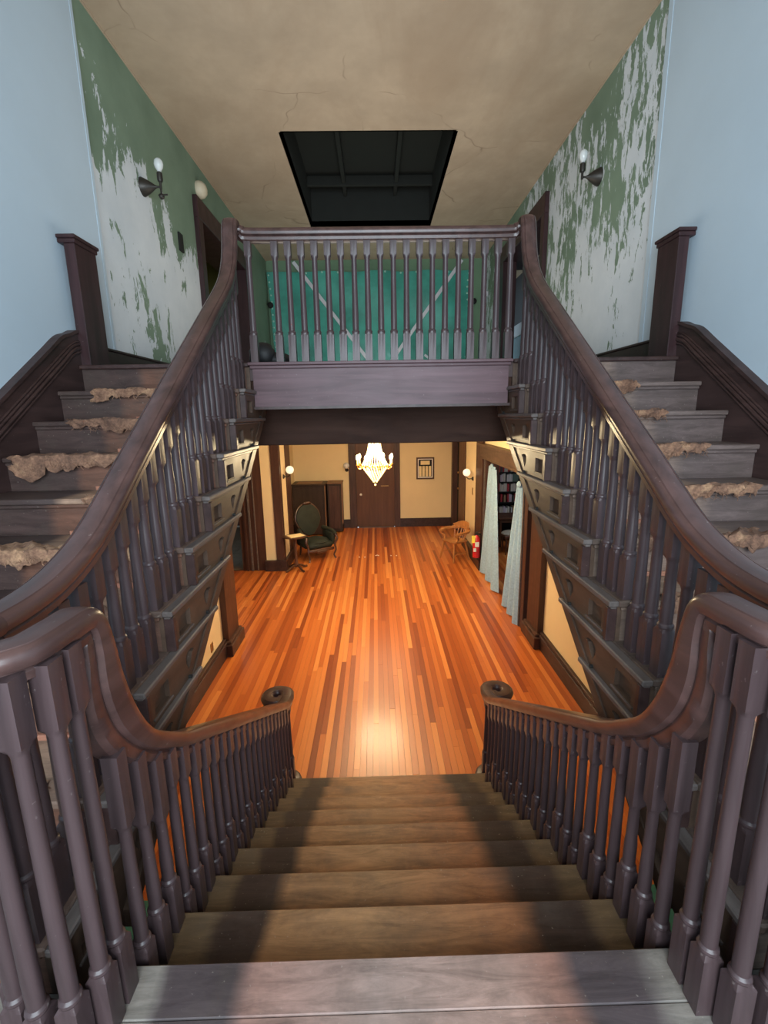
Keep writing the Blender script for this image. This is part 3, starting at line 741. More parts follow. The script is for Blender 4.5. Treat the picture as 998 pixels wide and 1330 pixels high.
tag(obj('smoke_detector', bm, M_smoke, smooth=True, origin=(-2.30, 6.82, 4.545)), 'round yellowed disc on the wall above the left upper doorway', 'smoke alarm')
bm = B(); box(bm, -2.325, -2.30, 5.98, 6.09, 3.56, 3.76, .003); tag(obj('switch_plate', bm, M_black, origin=(-2.31, 6.03, 3.66)), 'black switch plate on the left peeling wall beside the doorway', 'switch')

# ------------------------------------------------------------------ ground floor hall
# strip floor: 71 courses of boards, each board a piece
gf = bpy.data.objects.new('floor', None); COL.objects.link(gf); gf['kind'] = 'structure'; tag(gf, 'orange varnished narrow-board floor of the ground floor hall', 'floor')
gf.location = (0, 0, ZF)
bm = B(); box(bm, -.5, .5, 0, 1, -.02, 0, 0); bd0 = obj('floor_board', bm, M_floor, gf, local=True); used = False
wdt = .0605; x = -2.2; extra = B()
rf = random.Random(5); col_i = 0
while x < 2.12:
    cuts = [.9]
    start = rf.uniform(3.2, 6.0)
    cuts += [start, start+rf.uniform(2.2, 3.6)]
    cuts.append(cuts[-1]+rf.uniform(1.6, 2.6)); cuts = [c for c in cuts if c < 12.6]+[13.1]
    for a, b in zip(cuts, cuts[1:]):
        o = bd0 if not used else dup(bd0, gf, (0, 0, 0)); used = True
        o.location = (x+wdt/2, a, 0); o.scale = (wdt-.0018, b-a-.002, 1)
    x += wdt
def strips(bm, x0, x1, y0, y1):
    x = x0
    while x < x1-.01:
        y = y0; 
        while y < y1-.01:
            yy = min(y1, y+rf.uniform(1.0, 2.6)); box(bm, x, min(x+wdt, x1)-.002, y, yy-.002, ZF-.02, ZF); y = yy
        x += wdt
bm = B(); strips(bm, -3.6, -2.2, 6.0, 9.45); strips(bm, 2.14, 4.4, 6.2, 12.5); strips(bm, -2.6, -2.2, 10.5, 13.1)
o = obj('floor_board', bm, M_floor, gf); o['kind'] = 'stuff'
struct('floor', [(-3.7, 4.5, .0, 13.2, ZF-.08, ZF-.021)], M_dk, label='subfloor below the hall boards')

CZ = 1.60
def under_wall(s, side):
    bm = B(); poly_yz(bm, [(.9, ZF), (5.86, ZF), (5.86, 1.59), (3.75, 1.59), (3.2, nos2(3.2)-.64), (.9, nos2(.9)-.66)], s*2.2, s*2.27)
    o = obj('wall_'+side, bm, M_cream); o['kind'] = 'structure'; tag(o, 'cream wall under the %s flight' % side, 'wall')
struct('ceiling', [(-5.0, 4.5, 4.45, 14.0, CZ, CZ+.1), (-5.0, -2.28, 3.9, 4.45, CZ, CZ+.1), (2.28, 4.5, 3.9, 4.45, CZ, CZ+.1)], M_hallceil, label='cream ceiling of the ground floor hall')
for s, side in ((-1, 'left'), (1, 'right')):
    struct('wall_'+side, [(s*2.2, s*2.42, .9, 5.86, ZF, 1.6)], M_cream, label='cream wall under the %s flight' % side) if False else under_wall(s, side)
    struct('baseboard_'+side, [(s*2.14, s*2.2, .9, 5.86, ZF, ZF+.20), (s*2.155, s*2.2, .9, 5.86, ZF+.20, ZF+.245)], M_dk, .005, label='dark baseboard under the %s flight' % side)
    pi = thing('pilaster', 'dark wooden pilaster with a stepped base at the end of the %s under-stair wall' % side, 'pilaster', (s*2.2, 6.08, ZF))
    boxes('shaft', [(s*2.12, s*2.42, 5.86, 6.32, ZF+.16, CZ)], M_cas, pi, .006)
    boxes('base', [(s*2.06, s*2.42, 5.80, 6.38, ZF, ZF+.17), (s*2.085, s*2.42, 5.83, 6.35, ZF+.17, ZF+.21)], M_cas, pi, .008)
bm = B(); box(bm, -2.2, -2.192, 5.40, 5.48, -1.29, -1.17, .002); tag(obj('outlet_plate', bm, M_brassd, origin=(-2.2, 5.44, -1.23)), 'small brown outlet plate on the cream wall under the left flight', 'outlet')
for s, side in ((-1, 'left'), (1, 'right')):
    struct('trim_11' if s < 0 else 'trim_12', [(s*1.25, s*2.12, 1.2, 2.55, ZF+.001, ZF+.012)], M_teal, label='teal rug end on the floor beneath the %s flight' % side)

# far wall
FY = 13.10
struct('wall_far', [(-2.6, -.80, FY, FY+.1, ZF, CZ), (.57, 2.3, FY, FY+.1, ZF, CZ), (-.83, .60, FY, FY+.1, .9, CZ)], M_cream, label='cream end wall of the ground floor hall')
struct('baseboard_far', [(-2.4, -.83, FY-.03, FY, ZF, ZF+.25), (.60, 2.1, FY-.03, FY, ZF, ZF+.25)], M_dk, .004, label='dark baseboard on the end wall')
dr = bpy.data.objects.new('door_3', None); COL.objects.link(dr); dr.location = (-.1, FY, ZF); dr['kind'] = 'structure'; tag(dr, 'brown wooden door behind the chandelier in the end wall', 'door')
boxes('casing', [(-.84, -.64, FY-.05, FY+.02, ZF, CZ)], M_cas, dr, .006)
boxes('casing', [(.445, .61, FY-.05, FY+.02, ZF, CZ)], M_cas, dr, .006)
boxes('lintel', [(-.64, .445, FY-.05, FY+.02, .95, CZ)], M_cas, dr, .006)
boxes('door_leaf', [(-.645, .45, FY-.01, FY+.03, ZF+.015, .95)], M_door, dr, .004)
boxes('threshold', [(-.60, .43, FY-.06, FY-.01, ZF, ZF+.018)], M_ledge, dr)
bm = B(); ball(bm, (-.515, FY-.06, -.60), .038, 10, 8); tube(bm, [(-.515, FY-.05, -.60), (-.515, FY-.005, -.60)], .012); obj('door_knob', bm, M_knob, dr, smooth=True)
boxes('name_plate', [(.06, .28, FY-.016, FY-.01, -.375, -.355)], M_brassd, dr)

# left side beyond the pilaster
struct('wall_left', [(-3.75, -3.65, 6.0, 9.4, ZF, CZ), (-3.75, -2.43, 5.95, 6.05, ZF, CZ)], M_cas, label='panelled recess left of the hall')
struct('wall_left', [(-2.42, -2.2, 9.42, 9.55, ZF, CZ), (-2.12, -2.04, 9.46, 10.05, ZF, CZ), (-2.47, -2.4, 10.0, FY, ZF, CZ), (-3.75, -3.3, 9.42, 9.55, ZF, CZ)], M_cream, label='cream pier and side wall beside the green armchair')
struct('trim_13', [(-2.20, -2.03, 9.39, 9.56, ZF, CZ)], M_cas, .006, label='dark corner post of the pier by the side table')
struct('trim_14', [(-2.47, -2.02, 10.05, 10.55, ZF, CZ)], M_cas, .006, label='dark square post behind the green armchair')
struct('baseboard_left', [(-2.44, -1.99, 9.34, 9.42, ZF, ZF+.23), (-2.06, -1.98, 9.40, 10.6, ZF, ZF+.23), (-2.41, -2.36, 10.5, FY, ZF, ZF+.23)], M_dk, .005, label='dark base block of the pier by the side table')
d4 = bpy.data.objects.new('door_4', None); COL.objects.link(d4); d4.location = (-2.9, 9.4, ZF); d4['kind'] = 'structure'; tag(d4, 'cased opening to the tiled room on the left', 'door')
boxes('casing', [(-2.90, -2.42, 9.42, 9.50, ZF, CZ)], M_cas, d4, .006)
boxes('casing_bead', [(-2.74, -2.70, 9.395, 9.42, ZF, CZ)], M_ledge, d4, .004)
boxes('casing_bead', [(-2.62, -2.595, 9.395, 9.42, ZF, CZ)], M_ledge, d4, .004)
boxes('casing_bead', [(-2.84, -2.80, 9.395, 9.42, ZF, CZ)], M_cas, d4, .004)
boxes('jamb', [(-2.93, -2.88, 9.42, 9.9, ZF, CZ)], M_cas, d4)
tf = bpy.data.objects.new('floor', None); COL.objects.link(tf); tf['kind'] = 'structure'; tf.location = (-3.9, 11.5, ZF); tag(tf, 'grey tiled floor of the room on the left', 'floor')
boxes('tile_bed', [(-5.0, -2.9, 9.5, 13.6, ZF-.02, ZF-.004)], M_grout, tf)
bm = B(); box(bm, -.147, .147, -.147, .147, -.006, 0); t0 = obj('tile', bm, M_tile, tf, local=True); t0.location = (-.9, -1.8, .002); first = True
for i in range(7):
    for j in range(14):
        p = (-.95+i*.3, -1.83+j*.3, .002)
        if first: t0.location = p; first = False
        else: dup(t0, tf, p)
struct('wall_left', [(-5.05, -4.95, 9.5, 13.7, ZF, CZ), (-5.0, -2.9, 13.5, 13.6, ZF, CZ), (-2.95, -2.88, 9.9, 13.6, ZF, CZ)], M_cas, label='dark room with a closed door beyond the tiled floor')
struct('baseboard_far', [(-4.35, -3.75, 13.45, 13.5, ZF, ZF+.03)], M_trimw, label='pale threshold at the back of the tiled room')

# right side: cream strip, door and portiere opening with entablature
struct('wall_right', [(2.1, 2.2, 9.70, 11.05, ZF, CZ), (2.1, 2.3, 6.33, 9.2, 1.05, CZ), (2.3, 2.4, 11.0, FY, ZF, CZ)], M_cream, label='cream wall with the globe sconce right of the captain\'s chair')
d5 = bpy.data.objects.new('door_5', None); COL.objects.link(d5); d5.location = (2.1, 12, ZF); d5['kind'] = 'structure'; tag(d5, 'dark doorway in the far right corner with its door ajar', 'door')
boxes('casing', [(2.08, 2.3, FY-.22, FY, ZF, CZ)], M_cas, d5, .005)
boxes('door_leaf', [(2.09, 2.14, 11.12, 11.95, ZF+.01, CZ-.1)], M_door, d5, .004)
boxes('opening_shade_panel', [(2.22, 2.3, 11.95, FY-.2, ZF, CZ)], M_black, d5)  # solid black slab standing in for the shade inside the doorway
for z in (-.30, .12):
    bm = B(); ball(bm, (2.085, 11.98, z), .03, 8, 6); obj('door_knob', bm, M_brassd, d5, smooth=True)
struct('trim_15', [(2.05, 2.22, 9.15, 9.72, ZF, CZ)], M_cas, .006, label='wide dark casing behind the fire extinguisher')
struct('baseboard_right', [(2.02, 2.1, 9.7, 11.05, ZF, ZF+.23), (2.02, 2.1, 9.10, 9.74, ZF, ZF+.20)], M_dk, .005, label='dark baseboard behind the captain\'s chair')
d6 = bpy.data.objects.new('door_6', None); COL.objects.link(d6); d6.location = (2.15, 7.7, ZF); d6['kind'] = 'structure'; tag(d6, 'wide curtained opening to the library on the right', 'door')
boxes('entablature', [(2.02, 2.30, 6.32, 9.25, .80, 1.0), (1.97, 2.30, 6.30, 9.28, 1.0, 1.05), (2.05, 2.30, 6.34, 9.2, .74, .80)], M_str, d6, .006)
boxes('jamb', [(2.08, 2.34, 8.93, 9.15, ZF, .74)], M_cas, d6, .006)
boxes('jamb', [(2.08, 2.34, 6.38, 6.62, ZF, .74)], M_cas, d6, .006)
boxes('jamb_bead', [(2.06, 2.10, 8.99, 9.03, ZF, .74)], M_ledge, d6, .004)
boxes('jamb_bead', [(2.06, 2.10, 6.52, 6.56, ZF, .74)], M_ledge, d6, .004)
struct('wall_right', [(4.4, 4.5, 6.2, 12.6, ZF, CZ), (2.3, 4.5, 12.5, 12.6, ZF, CZ), (2.42, 4.5, 6.15, 6.22, ZF, CZ)], M_dk, label='dark walls of the library beyond the curtains')

# curtains, gathered at the top and spreading to the floor
def curtain(name, y0, y1, zt, yb0, yb1, zb, label, x=2.13):
    bm = B(); nu, nv = 60, 24; rows = []
    for j in range(nv+1):
        v = j/nv; a = y0+(yb0-y0)*v**.8; b = y1+(yb1-y1)*v**.8; row = []
        for i in range(nu+1):
            u = i/nu; amp = .020+.030*v
            row.append(bm.verts.new((x+amp*math.sin(u*math.pi*6+v*1.2)-.05*v, a+(b-a)*u, zt+(zb-zt)*v+.02*math.sin(u*12)*(1-v)+.015*math.sin(u*5)*(v == 1))))
        rows.append(row)
    for a, b in zip(rows, rows[1:]):
        for i in range(nu): bm.faces.new((a[i], a[i+1], b[i+1], b[i]))
    r = bmesh.ops.extrude_face_region(bm, geom=list(bm.faces))
    for e in r['geom']:
        if isinstance(e, bmesh.types.BMVert): e.co.x += .006
    t = thing(name, label, 'curtain', (x, (y0+y1)/2, zb)); obj('drape', bm, M_curt, t, smooth=True)
    bm = B(); ball(bm, (x-.01, (y0+y1)/2, zt+.02), .05, 10, 8, (.7, 1.5, 1)); obj('knot', bm, M_curt, t, smooth=True)
curtain('portiere_curtain', 8.80, 8.25, .64, 9.15, 7.80, ZF+.04, 'pale blue curtain hanging beside the fire extinguisher', 2.10)
curtain('portiere_curtain', 6.98, 6.72, .55, 7.42, 6.50, ZF+.02, 'pale blue curtain partly hidden by the right flight', 2.10)

# library: bookcase, books, table, stool
bk = thing('bookcase', 'dark bookcase with open shelves seen between the two curtains', 'bookcase', (3.35, 11.9, ZF))
bx0, bx1, by0, by1 = 2.95, 3.62, 11.5, 11.85
SZ = [-.93, -.60, -.33, -.08, .17, .42, .70]
boxes('side_panel', [(bx0-.04, bx0, by0, by1, ZF, 1.0)], M_black, bk); boxes('side_panel', [(bx1, bx1+.04, by0, by1, ZF, 1.0)], M_black, bk)
boxes('back_panel', [(bx0, bx1, by1-.02, by1, ZF, 1.0)], M_black, bk)
for z in SZ: boxes('shelf', [(bx0, bx1, by0, by1, z-.03, z)], M_black, bk)
bcols = [((.55, .52, .46), 'cream'), ((.35, .03, .04), 'red'), ((.10, .16, .13), 'dark green'), ((.50, .44, .52), 'pale lilac'), ((.07, .06, .06), 'black'), ((.28, .20, .12), 'tan'), ((.60, .60, .60), 'white')]
on = ['', 'first', 'second', 'third', 'fourth', 'fifth', 'sixth', 'seventh', 'eighth', 'ninth', 'tenth', 'eleventh', 'twelfth', 'thirteenth', 'fourteenth', 'fifteenth', 'sixteenth', 'seventeenth', 'eighteenth', 'nineteenth', 'twentieth']
sn = ['lowest', 'second', 'third', 'fourth', 'fifth', 'top']
for r_, z in enumerate(SZ[:-1]):
    x = bx0+.02; nb = 0
    while x < bx1-.09:
        t_ = rf.choice((.035, .045, .055, .06)); h = rf.uniform(.16, .22); c, cn = rf.choice(bcols if r_ != 2 else bcols[:3])
        bm = B(); box(bm, 0, t_-.006, 0, .16, 0, h, .002)
        o = obj('book', bm, plain('book_'+cn.replace(' ', '_'), c, .6), None, local=True); o.location = (x, by0+.02, z)
        nb += 1; tag(o, '%s book, %s from the left on the %s library shelf' % (cn, on[nb], sn[r_]), 'book', 'books on the library shelves')
        x += t_*rf.choice((1, 1, 1, 1.6))
tb = thing('library_table', 'brown wooden table in front of the library bookcase', 'table', (3.3, 11.0, ZF))
boxes('table_top', [(2.85, 4.0, 10.75, 11.35, -.88, -.84)], M_door, tb, .006)
boxes('apron', [(2.9, 3.95, 10.8, 11.3, -.97, -.88)], M_carve, tb)
for x_, y_ in ((2.92, 10.82), (3.9, 10.82), (2.92, 11.27), (3.9, 11.27)): boxes('leg', [(x_-.025, x_+.025, y_-.025, y_+.025, ZF, -.88)], M_carve, tb, .004)
st = thing('upholstered_stool', 'low stool with a pale patterned seat in front of the library table', 'stool', (3.05, 10.3, ZF))
bm = B(); ball(bm, (3.05, 10.3, -1.10), .25, 18, 10, (1, .85, .26)); obj('seat', bm, M_cush, st, smooth=True)
boxes('frame', [(2.84, 3.26, 10.12, 10.48, -1.19, -1.12)], M_door, st, .01)
for x_, y_ in ((2.88, 10.15), (3.22, 10.15), (2.88, 10.45), (3.22, 10.45)):
    bm = B(); tube(bm, [(x_, y_, -1.15), (x_, y_, -1.35), (x_, y_, ZF)], .022, 8, .014); obj('leg', bm, M_door, st, smooth=True)

# globe sconces and switches below
def globe_sconce(x, y, z, d, label, mg=None, flip=False):
    t = thing('wall_sconce', label, 'wall lamp', (x, y, z-.12))
    dx, dy = d
    bm = B(); lathe(bm, [(.05, 0), (.045, .015), (.018, .04)], 0, 0, 14, 'x'); ang = math.atan2(dy, dx)
    bm.transform(Matrix.Translation((x, y, z-.14)) @ Matrix.Rotation(ang, 4, 'Z')); obj('wall_plate', bm, M_bronze, t, smooth=True)
    bm = B(); tube(bm, [(x+dx*.03, y+dy*.03, z-.14), (x+dx*.10, y+dy*.10, z-.145), (x+dx*.14, y+dy*.14, z-.12), (x+dx*.15, y+dy*.15, z-.075)], .011); obj('arm', bm, M_bronze, t, smooth=True)
    bm = B(); ball(bm, (x+dx*.15, y+dy*.15, z), .085, 16, 12); obj('globe', bm, mg or M_globe, t, smooth=True)
globe_sconce(-2.04, 9.78, .52, (1, 0), 'white globe sconce on the cream strip left of the armchair')
globe_sconce(2.10, 10.20, .34, (-1, 0), 'white globe sconce on the cream strip above the captain\'s chair')
globe_sconce(-.90, FY, .25, (0, -1), 'small clear glass wall lamp left of the chandelier', M_clear)
bm = B(); box(bm, 2.092, 2.10, 10.18, 10.28, -.17, -.01, .003); tag(obj('switch_plate', bm, M_brassd, origin=(2.1, 10.23, -.09)), 'brown switch plate below the right globe sconce', 'switch')

# framed picture on the end wall: plain panels
pc = thing('framed_picture', 'small framed picture of pale panels on the cream end wall', 'picture', (1.33, FY-.02, .12))
boxes('frame', [(1.08, 1.12, FY-.035, FY, -.19, .43), (1.545, 1.585, FY-.035, FY, -.19, .43), (1.12, 1.545, FY-.035, FY, .39, .43), (1.12, 1.545, FY-.035, FY, -.19, -.15)], M_carve, pc, .004)
boxes('inner_frame', [(1.12, 1.145, FY-.028, FY, -.15, .39), (1.52, 1.545, FY-.028, FY, -.15, .39), (1.145, 1.52, FY-.028, FY, .365, .39), (1.145, 1.52, FY-.028, FY, -.15, -.125)], M_lab, pc)
boxes('backing', [(1.145, 1.52, FY-.014, FY, -.125, .365)], M_black, pc)
boxes('upper_panel', [(1.20, 1.46, FY-.02, FY-.012, .22, .33)], M_paper, pc)
for k in range(4): boxes('lower_panel', [(1.155+k*.092, 1.225+k*.092, FY-.02, FY-.012, -.115, .18)], M_paper, pc)

# chandelier
ch = thing('chandelier', 'lit crystal basket chandelier with candle bulbs and gilt ring', 'chandelier', (CH.x, CH.y, CH.z))
def onring(r, a, z): return (CH.x+r*math.cos(a), CH.y+r*math.sin(a), CH.z+z)
bm = B(); tube(bm, [(CH.x, CH.y, CH.z+.40), (CH.x, CH.y, CZ)], .010); lathe(bm, [(.07, -.03), (.06, 0)], CH.x, CH.y, 16, cz=CZ); obj('chain', bm, M_gold, ch)
bm = B(); lathe(bm, [(.095, .37), (.10, .38), (.10, .405), (.09, .41)], CH.x, CH.y, 20, cz=CH.z); obj('crown', bm, M_gold, ch, smooth=True)
bm = B()
R_ = .205
for k in range(32):
    a0, a1 = 2*math.pi*k/32, 2*math.pi*(k+1)/32; tube(bm, [onring(R_, a0, .02), onring(R_, a1, .02)], .012, 6)
    ball(bm, onring(R_+.012, a0, .035 if k % 2 else .005), .014, 6, 4)
obj('gilt_ring', bm, M_gold, ch, smooth=True)
st0 = None
for k in range(28):        # bead strings from the crown to the ring
    a = 2*math.pi*k/28
    if st0 is None:
        bm = B()
        for i in range(19):
            t = i/18; r = .095+(R_-.095)*t**1.6; z = .37-.34*t
            bmesh.ops.create_icosphere(bm, subdivisions=1, radius=.0085, matrix=Matrix.Translation((r, 0, z)))
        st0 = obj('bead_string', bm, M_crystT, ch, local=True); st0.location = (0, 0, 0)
    else: dup(st0, ch, (0, 0, 0), a)
for k in range(9):         # tiers of drops narrowing to a point
    r = .190*(1-k/9)+.012; z = -.005-.030*k; bm = B(); n = max(6, int(r*150))
    for i in range(n):
        a = 2*math.pi*i/n; p = Vector(onring(r, a, z))
        bmesh.ops.create_cone(bm, segments=4, radius1=.002, radius2=.010, depth=.028, matrix=Matrix.Translation(p))
        bmesh.ops.create_icosphere(bm, subdivisions=1, radius=.007, matrix=Matrix.Translation(p+Vector((0, 0, .018))))
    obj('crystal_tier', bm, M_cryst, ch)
bm = B(); ball(bm, onring(0, 0, -.295), .018, 8, 6); obj('crystal_finial', bm, M_cryst, ch)
NA = 8
for k in range(NA):
    a = 2*math.pi*(k+.35)/NA; rr = .29
    bm = B(); tube(bm, catmull([onring(R_, a, .02), onring(.235, a, -.02), onring(.28, a, -.015), onring(rr, a, .03)], 4), .007, 6)
    lathe(bm, [(.010, .025), (.026, .035), (.026, .042), (.011, .05), (.009, .06)], *onring(rr, a, 0)[:2], 10, cz=CH.z); arm = obj('arm', bm, M_gold, ch, smooth=True)
    bm = B(); lathe(bm, [(.010, .055), (.010, .125)], *onring(rr, a, 0)[:2], 8, cz=CH.z); obj('candle_sleeve', bm, M_paper, arm)
    bm = B(); lathe(bm, [(.008, .125), (.020, .145), (.022, .165), (.014, .19), (.003, .205)], *onring(rr, a, 0)[:2], 10, cz=CH.z); obj('candle_bulb', bm, M_lit, arm, smooth=True)

# cabinets in the alcove
cb = thing('cabinet', 'large square black-brown cabinet behind the green armchair', 'cabinet', (-1.88, 12.5, ZF))
boxes('body', [(-2.33, -1.45, 12.25, 12.9, ZF+.03, -.20)], M_cab, cb, .01)
boxes('top', [(-2.35, -1.43, 12.22, 12.92, -.20, -.16)], M_cab, cb, .008)
boxes('top_panel', [(-2.22, -1.55, 12.35, 12.8, -.160, -.155)], M_cablight, cb)
boxes('door', [(-2.28, -1.50, 12.235, 12.25, ZF+.10, -.26)], M_cab, cb, .005)
boxes('corner_strip', [(-1.46, -1.435, 12.23, 12.26, ZF+.03, -.20)], M_cablight, cb)
cb = thing('cabinet', 'narrower dark cabinet to the right of the big one', 'cabinet', (-1.22, 12.7, ZF))
boxes('body', [(-1.42, -1.02, 12.55, 13.05, ZF+.03, -.20)], M_cab, cb, .008)
boxes('edge_strip', [(-1.03, -1.0, 12.54, 12.60, ZF+.25, -.20)], M_cablight, cb)
boxes('top', [(-1.43, -1.0, 12.53, 13.05, -.20, -.17)], M_cablight, cb, .005)
boxes('door', [(-1.38, -1.08, 12.53, 12.55, ZF+.12, -.26)], M_cas, cb, .004)

# tilted oval side table with a paper
tb = thing('side_table', 'small pedestal side table with a cream booklet on top, left of the armchair', 'table', (-1.80, 9.42, ZF))
bm = B(); lathe(bm, [(.20, 0), (.22, .008), (.22, .022), (.20, .03)], 0, 0, 24); bm.transform(Matrix.Translation((-1.80, 9.42, -.86)) @ Matrix.Diagonal((1.15, .9, 1, 1))); obj('table_top', bm, M_carve, tb, smooth=True)
bm = B(); lathe(bm, [(.045, .07), (.05, .12), (.035, .2), (.028, .35), (.035, .55), (.03, .64), (.07, .70), (.08, .715)], -1.80, 9.42, 8, cz=ZF); obj('pedestal', bm, M_door, tb)
for k in range(4):
    a = math.pi/4+k*math.pi/2; c, s_ = math.cos(a), math.sin(a); bm = B()
    tube(bm, catmull([(-1.80+c*.03, 9.42+s_*.03, ZF+.11), (-1.80+c*.12, 9.42+s_*.12, ZF+.085), (-1.80+c*.2, 9.42+s_*.2, ZF+.035), (-1.80+c*.27, 9.42+s_*.27, ZF+.025)], 3), .024, 8, .024); obj('foot', bm, M_carve, tb, smooth=True)
bm = B(); box(bm, -.16, .16, -.12, .12, 0, .012, .002); bm.transform(Matrix.Translation((-1.78, 9.42, -.83)) @ Matrix.Rotation(.6, 4, 'Z'))
tag(obj('booklet', bm, M_paper, origin=(-1.78, 9.42, -.83)), 'cream booklet lying on the side table', 'booklet')

# victorian armchair
ac = thing('armchair', 'old buttoned armchair in dark green velvet with a rounded carved back', 'armchair', (-1.48, 10.45, ZF))
def T(bm, rz=-.45, o=(-1.50, 10.35, ZF)): bm.transform(Matrix.Translation(o) @ Matrix.Rotation(rz, 4, 'Z')); return bm
# local: x width, y back (+), z up; faces -y turned toward the hall
AR = .55
bm = B()
box(bm, -.30, .30, -.32, .28, .26, .40, .04); ball(bm, (0, -.03, .40), .32, 18, 8, (.92, .95, .22)); obj('seat', T(bm, AR), M_velvet, ac, smooth=True, angle=60)
bm = B(); n = 24; fr = []
outl = []
for k in range(n+1):
    a = -math.pi*.5+math.pi*2*k/n; r = 1
    outl.append((.30*math.cos(a)*(1-.28*max(0, -math.sin(a))), .82+.36*math.sin(a)))
front = [bm.verts.new((x, .26+.18*(z-.4), z)) for x, z in outl[:-1]]
back = [bm.verts.new((x*1.02, .36+.18*(z-.4), z)) for x, z in outl[:-1]]
cf_ = bm.verts.new((0, .20+.18*.42, .82)); cb_ = bm.verts.new((0, .40+.18*.42, .82))
for i in range(n):
    j = (i+1) % n; bm.faces.new((front[i], front[j], cf_)); bm.faces.new((back[j], back[i], cb_)); bm.faces.new((front[j], front[i], back[i], back[j]))
obj('backrest', T(bm, AR), M_velvet, ac, smooth=True, angle=70)
bm = B(); tube(bm, [(x*1.03, .31+.18*(z-.4), .82+(z-.82)*1.03) for x, z in outl], .022, 8); ball(bm, (0, .40, 1.20), .05, 8, 6, (2.2, .6, .8)); obj('carved_frame', T(bm, AR), M_carve, ac, smooth=True)
for s in (-1, 1):
    bm = B(); P = catmull([(s*.30, .22, .62), (s*.35, .05, .60), (s*.37, -.18, .58), (s*.35, -.32, .54)], 4)
    tube(bm, P, .055, 10); box(bm, s*.28, s*.38, -.28, .22, .30, .58, .02); obj('armrest', T(bm, AR), M_velvet, ac, smooth=True, angle=60)
    bm = B(); tube(bm, catmull([(s*.35, -.33, .56), (s*.38, -.36, .46), (s*.33, -.34, .34), (s*.34, -.36, .20), (s*.30, -.34, .08), (s*.33, -.37, .0)], 3), .028, 8, .018); obj('front_leg', T(bm, AR), M_carve, ac, smooth=True)
    bm = B(); tube(bm, [(s*.25, .26, .28), (s*.26, .32, .0)], .028, 8, .016); obj('rear_leg', T(bm, AR), M_carve, ac, smooth=True)
bm = B(); box(bm, -.31, .31, -.34, -.31, .20, .27, .01); ball(bm, (0, -.34, .2), .07, 10, 6, (2, .3, .6)); obj('seat_rail', T(bm, AR), M_carve, ac, smooth=True, angle=50)

# captain's chair
cc = thing('captains_chair', 'oak captain\'s chair with a curved arm rail and spindles', 'chair', (1.66, 9.95, ZF))
CR = 1.05
def T2(bm): bm.transform(Matrix.Translation((1.66, 9.93, ZF)) @ Matrix.Rotation(-CR, 4, 'Z')); return bm
bm = B(); vs = []
for k in range(24):
    a = 2*math.pi*k/24; c, s_ = math.cos(a), math.sin(a); e = .45
    vs.append((.25*abs(c)**e*(1 if c > 0 else -1), .23*abs(s_)**e*(1 if s_ > 0 else -1)))
lo = [bm.verts.new((x*.94, y*.94, .425)) for x, y in vs]; hi = [bm.verts.new((x, y, .45)) for x, y in vs]; inn = [bm.verts.new((x*.6, y*.6, .438)) for x, y in vs]
for i in range(24): j = (i+1) % 24; bm.faces.new((lo[i], lo[j], hi[j], hi[i])); bm.faces.new((hi[i], hi[j], inn[j], inn[i]))
bm.faces.new(lo[::-1]); bm.faces.new(inn); obj('seat', T2(bm), M_oak, cc, smooth=True, angle=40)
for sx in (-1, 1):
    for sy in (-1, 1):
        bm = B(); tube(bm, [(sx*.17, sy*.15, .43), (sx*.20, sy*.18, .25), (sx*.235, sy*.22, 0)], .027, 8, .019); obj('leg', T2(bm), M_oak, cc, smooth=True)
for sx in (-1, 1):
    bm = B(); tube(bm, [(sx*.21, -.19, .17), (sx*.21, .19, .17)], .010, 6); obj('stretcher', T2(bm), M_oak, cc, smooth=True)
bm = B(); tube(bm, [(-.21, 0, .17), (.21, 0, .17)], .010, 6); obj('stretcher', T2(bm), M_oak, cc, smooth=True)
armp = catmull([(-.27, -.20, .64), (-.30, -.05, .66), (-.28, .12, .67), (-.16, .25, .69), (0, .29, .70), (.16, .25, .69), (.28, .12, .67), (.30, -.05, .66), (.27, -.20, .64)], 4)
bm = B(); sweep(bm, armp, [(-.042, -.024), (.042, -.024), (.042, .016), (-.042, .016)], V(0, 1, 0)); obj('arm_rail', T2(bm), M_oak, cc, smooth=True)
bm = B(); cr_ = catmull([(-.24, .18, .70), (-.13, .27, .76), (0, .30, .78), (.13, .27, .76), (.24, .18, .70)], 4); sweep(bm, cr_, [(-.018, -.08), (.018, -.08), (.016, .055), (-.016, .055)], V(1, 0, 0)); obj('crest', T2(bm), M_oak, cc, smooth=True)
for k in range(7):
    a = math.radians(40+100*k/6); x_, y_ = .28*math.cos(a), .28*math.sin(a); bm = B()
    tube(bm, [(x_*.78, y_*.72, .44), (x_, y_, .68)], .012, 6); obj('spindle', T2(bm), M_oak, cc, smooth=True)
for sx in (-1, 1):
    bm = B(); tube(bm, catmull([(sx*.20, -.14, .44), (sx*.24, -.10, .52), (sx*.30, -.17, .58), (sx*.28, -.20, .64)], 4), .022, 8); obj('arm_post', T2(bm), M_oak, cc, smooth=True)

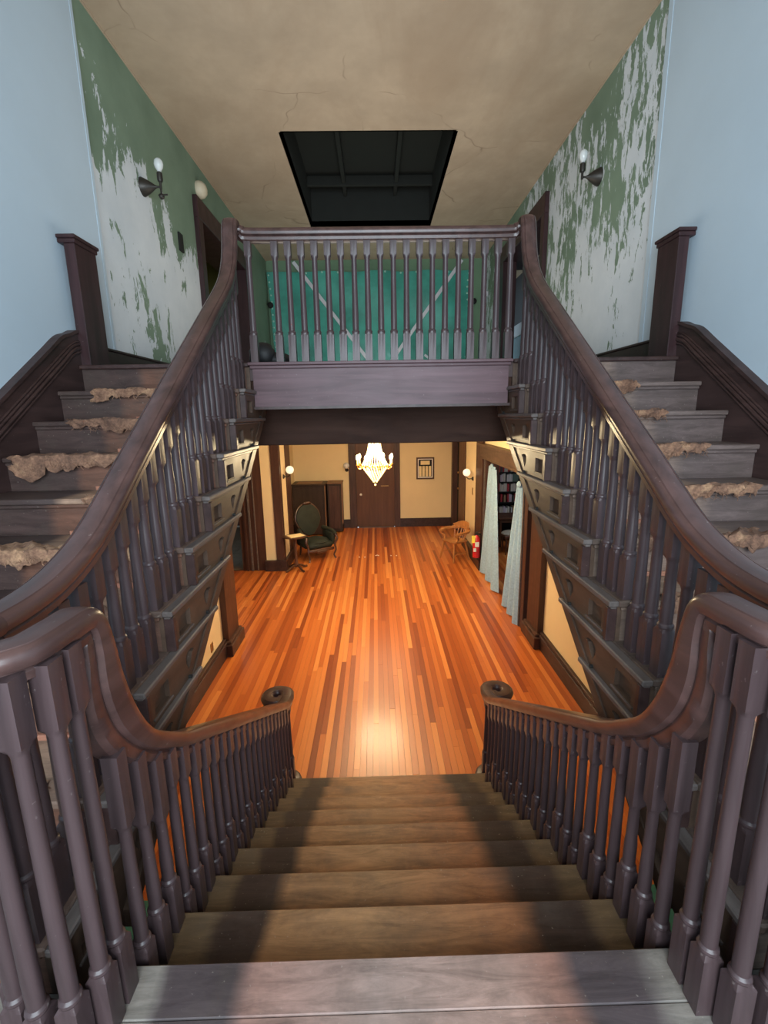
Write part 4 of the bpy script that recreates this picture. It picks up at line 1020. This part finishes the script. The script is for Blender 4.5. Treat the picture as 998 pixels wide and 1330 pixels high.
# fire extinguisher hung on the casing
fe = thing('fire_extinguisher', 'red fire extinguisher with a yellow tag hanging on the dark casing', 'fire extinguisher', (1.96, 9.08, -1.28))
ex, ey, ez = 1.96, 9.08, -1.27
bm = B(); lathe(bm, [(.070, 0), (.078, .015), (.078, .37), (.060, .42), (.03, .45), (.025, .47)], ex, ey, 18, cz=ez); obj('cylinder', bm, M_red, fe, smooth=True)
boxes('label_plate', [(ex-.045, ex+.035, ey-.084, ey-.076, ez+.24, ez+.34)], M_lab, fe)
boxes('label_plate', [(ex-.075, ex-.02, ey-.083, ey-.070, ez+.14, ez+.21)], M_lab, fe)
boxes('tag', [(ex-.12, ex-.05, ey-.10, ey-.09, ez+.33, ez+.48)], M_yel, fe)
bm = B(); box(bm, ex-.03, ex+.03, ey-.02, ey+.02, ez+.47, ez+.52, .005); tube(bm, [(ex-.02, ey, ez+.52), (ex+.09, ey, ez+.56)], .010); tube(bm, [(ex-.02, ey, ez+.50), (ex+.09, ey, ez+.49)], .008); obj('valve_handle', bm, M_bronze, fe)
bm = B(); tube(bm, catmull([(ex+.03, ey, ez+.49), (ex+.10, ey-.02, ez+.45), (ex+.095, ey-.03, ez+.2), (ex+.085, ey-.03, ez+.10)], 4), .010, 8); obj('hose', bm, M_black, fe, smooth=True)
boxes('bracket', [(ex-.05, ex+.09, ey+.03, ey+.09, ez+.10, ez+.14)], M_bronze, fe)
boxes('bracket_plate', [(ex-.05, ex+.10, ey+.06, 9.14, ez-.04, ez+.0)], M_bronze, fe)

# small pale flecks lying on the floor
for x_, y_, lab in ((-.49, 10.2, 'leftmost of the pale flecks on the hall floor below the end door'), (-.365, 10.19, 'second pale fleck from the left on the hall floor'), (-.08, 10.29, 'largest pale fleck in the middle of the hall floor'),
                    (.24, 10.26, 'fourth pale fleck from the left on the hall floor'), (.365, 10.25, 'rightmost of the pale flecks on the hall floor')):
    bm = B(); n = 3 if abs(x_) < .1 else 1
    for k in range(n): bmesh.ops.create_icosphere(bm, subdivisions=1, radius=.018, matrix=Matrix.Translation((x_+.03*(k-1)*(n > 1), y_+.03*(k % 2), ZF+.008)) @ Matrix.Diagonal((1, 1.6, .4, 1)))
    tag(obj('pale_fleck', bm, M_lab, origin=(x_, y_, ZF)), lab, 'scrap')
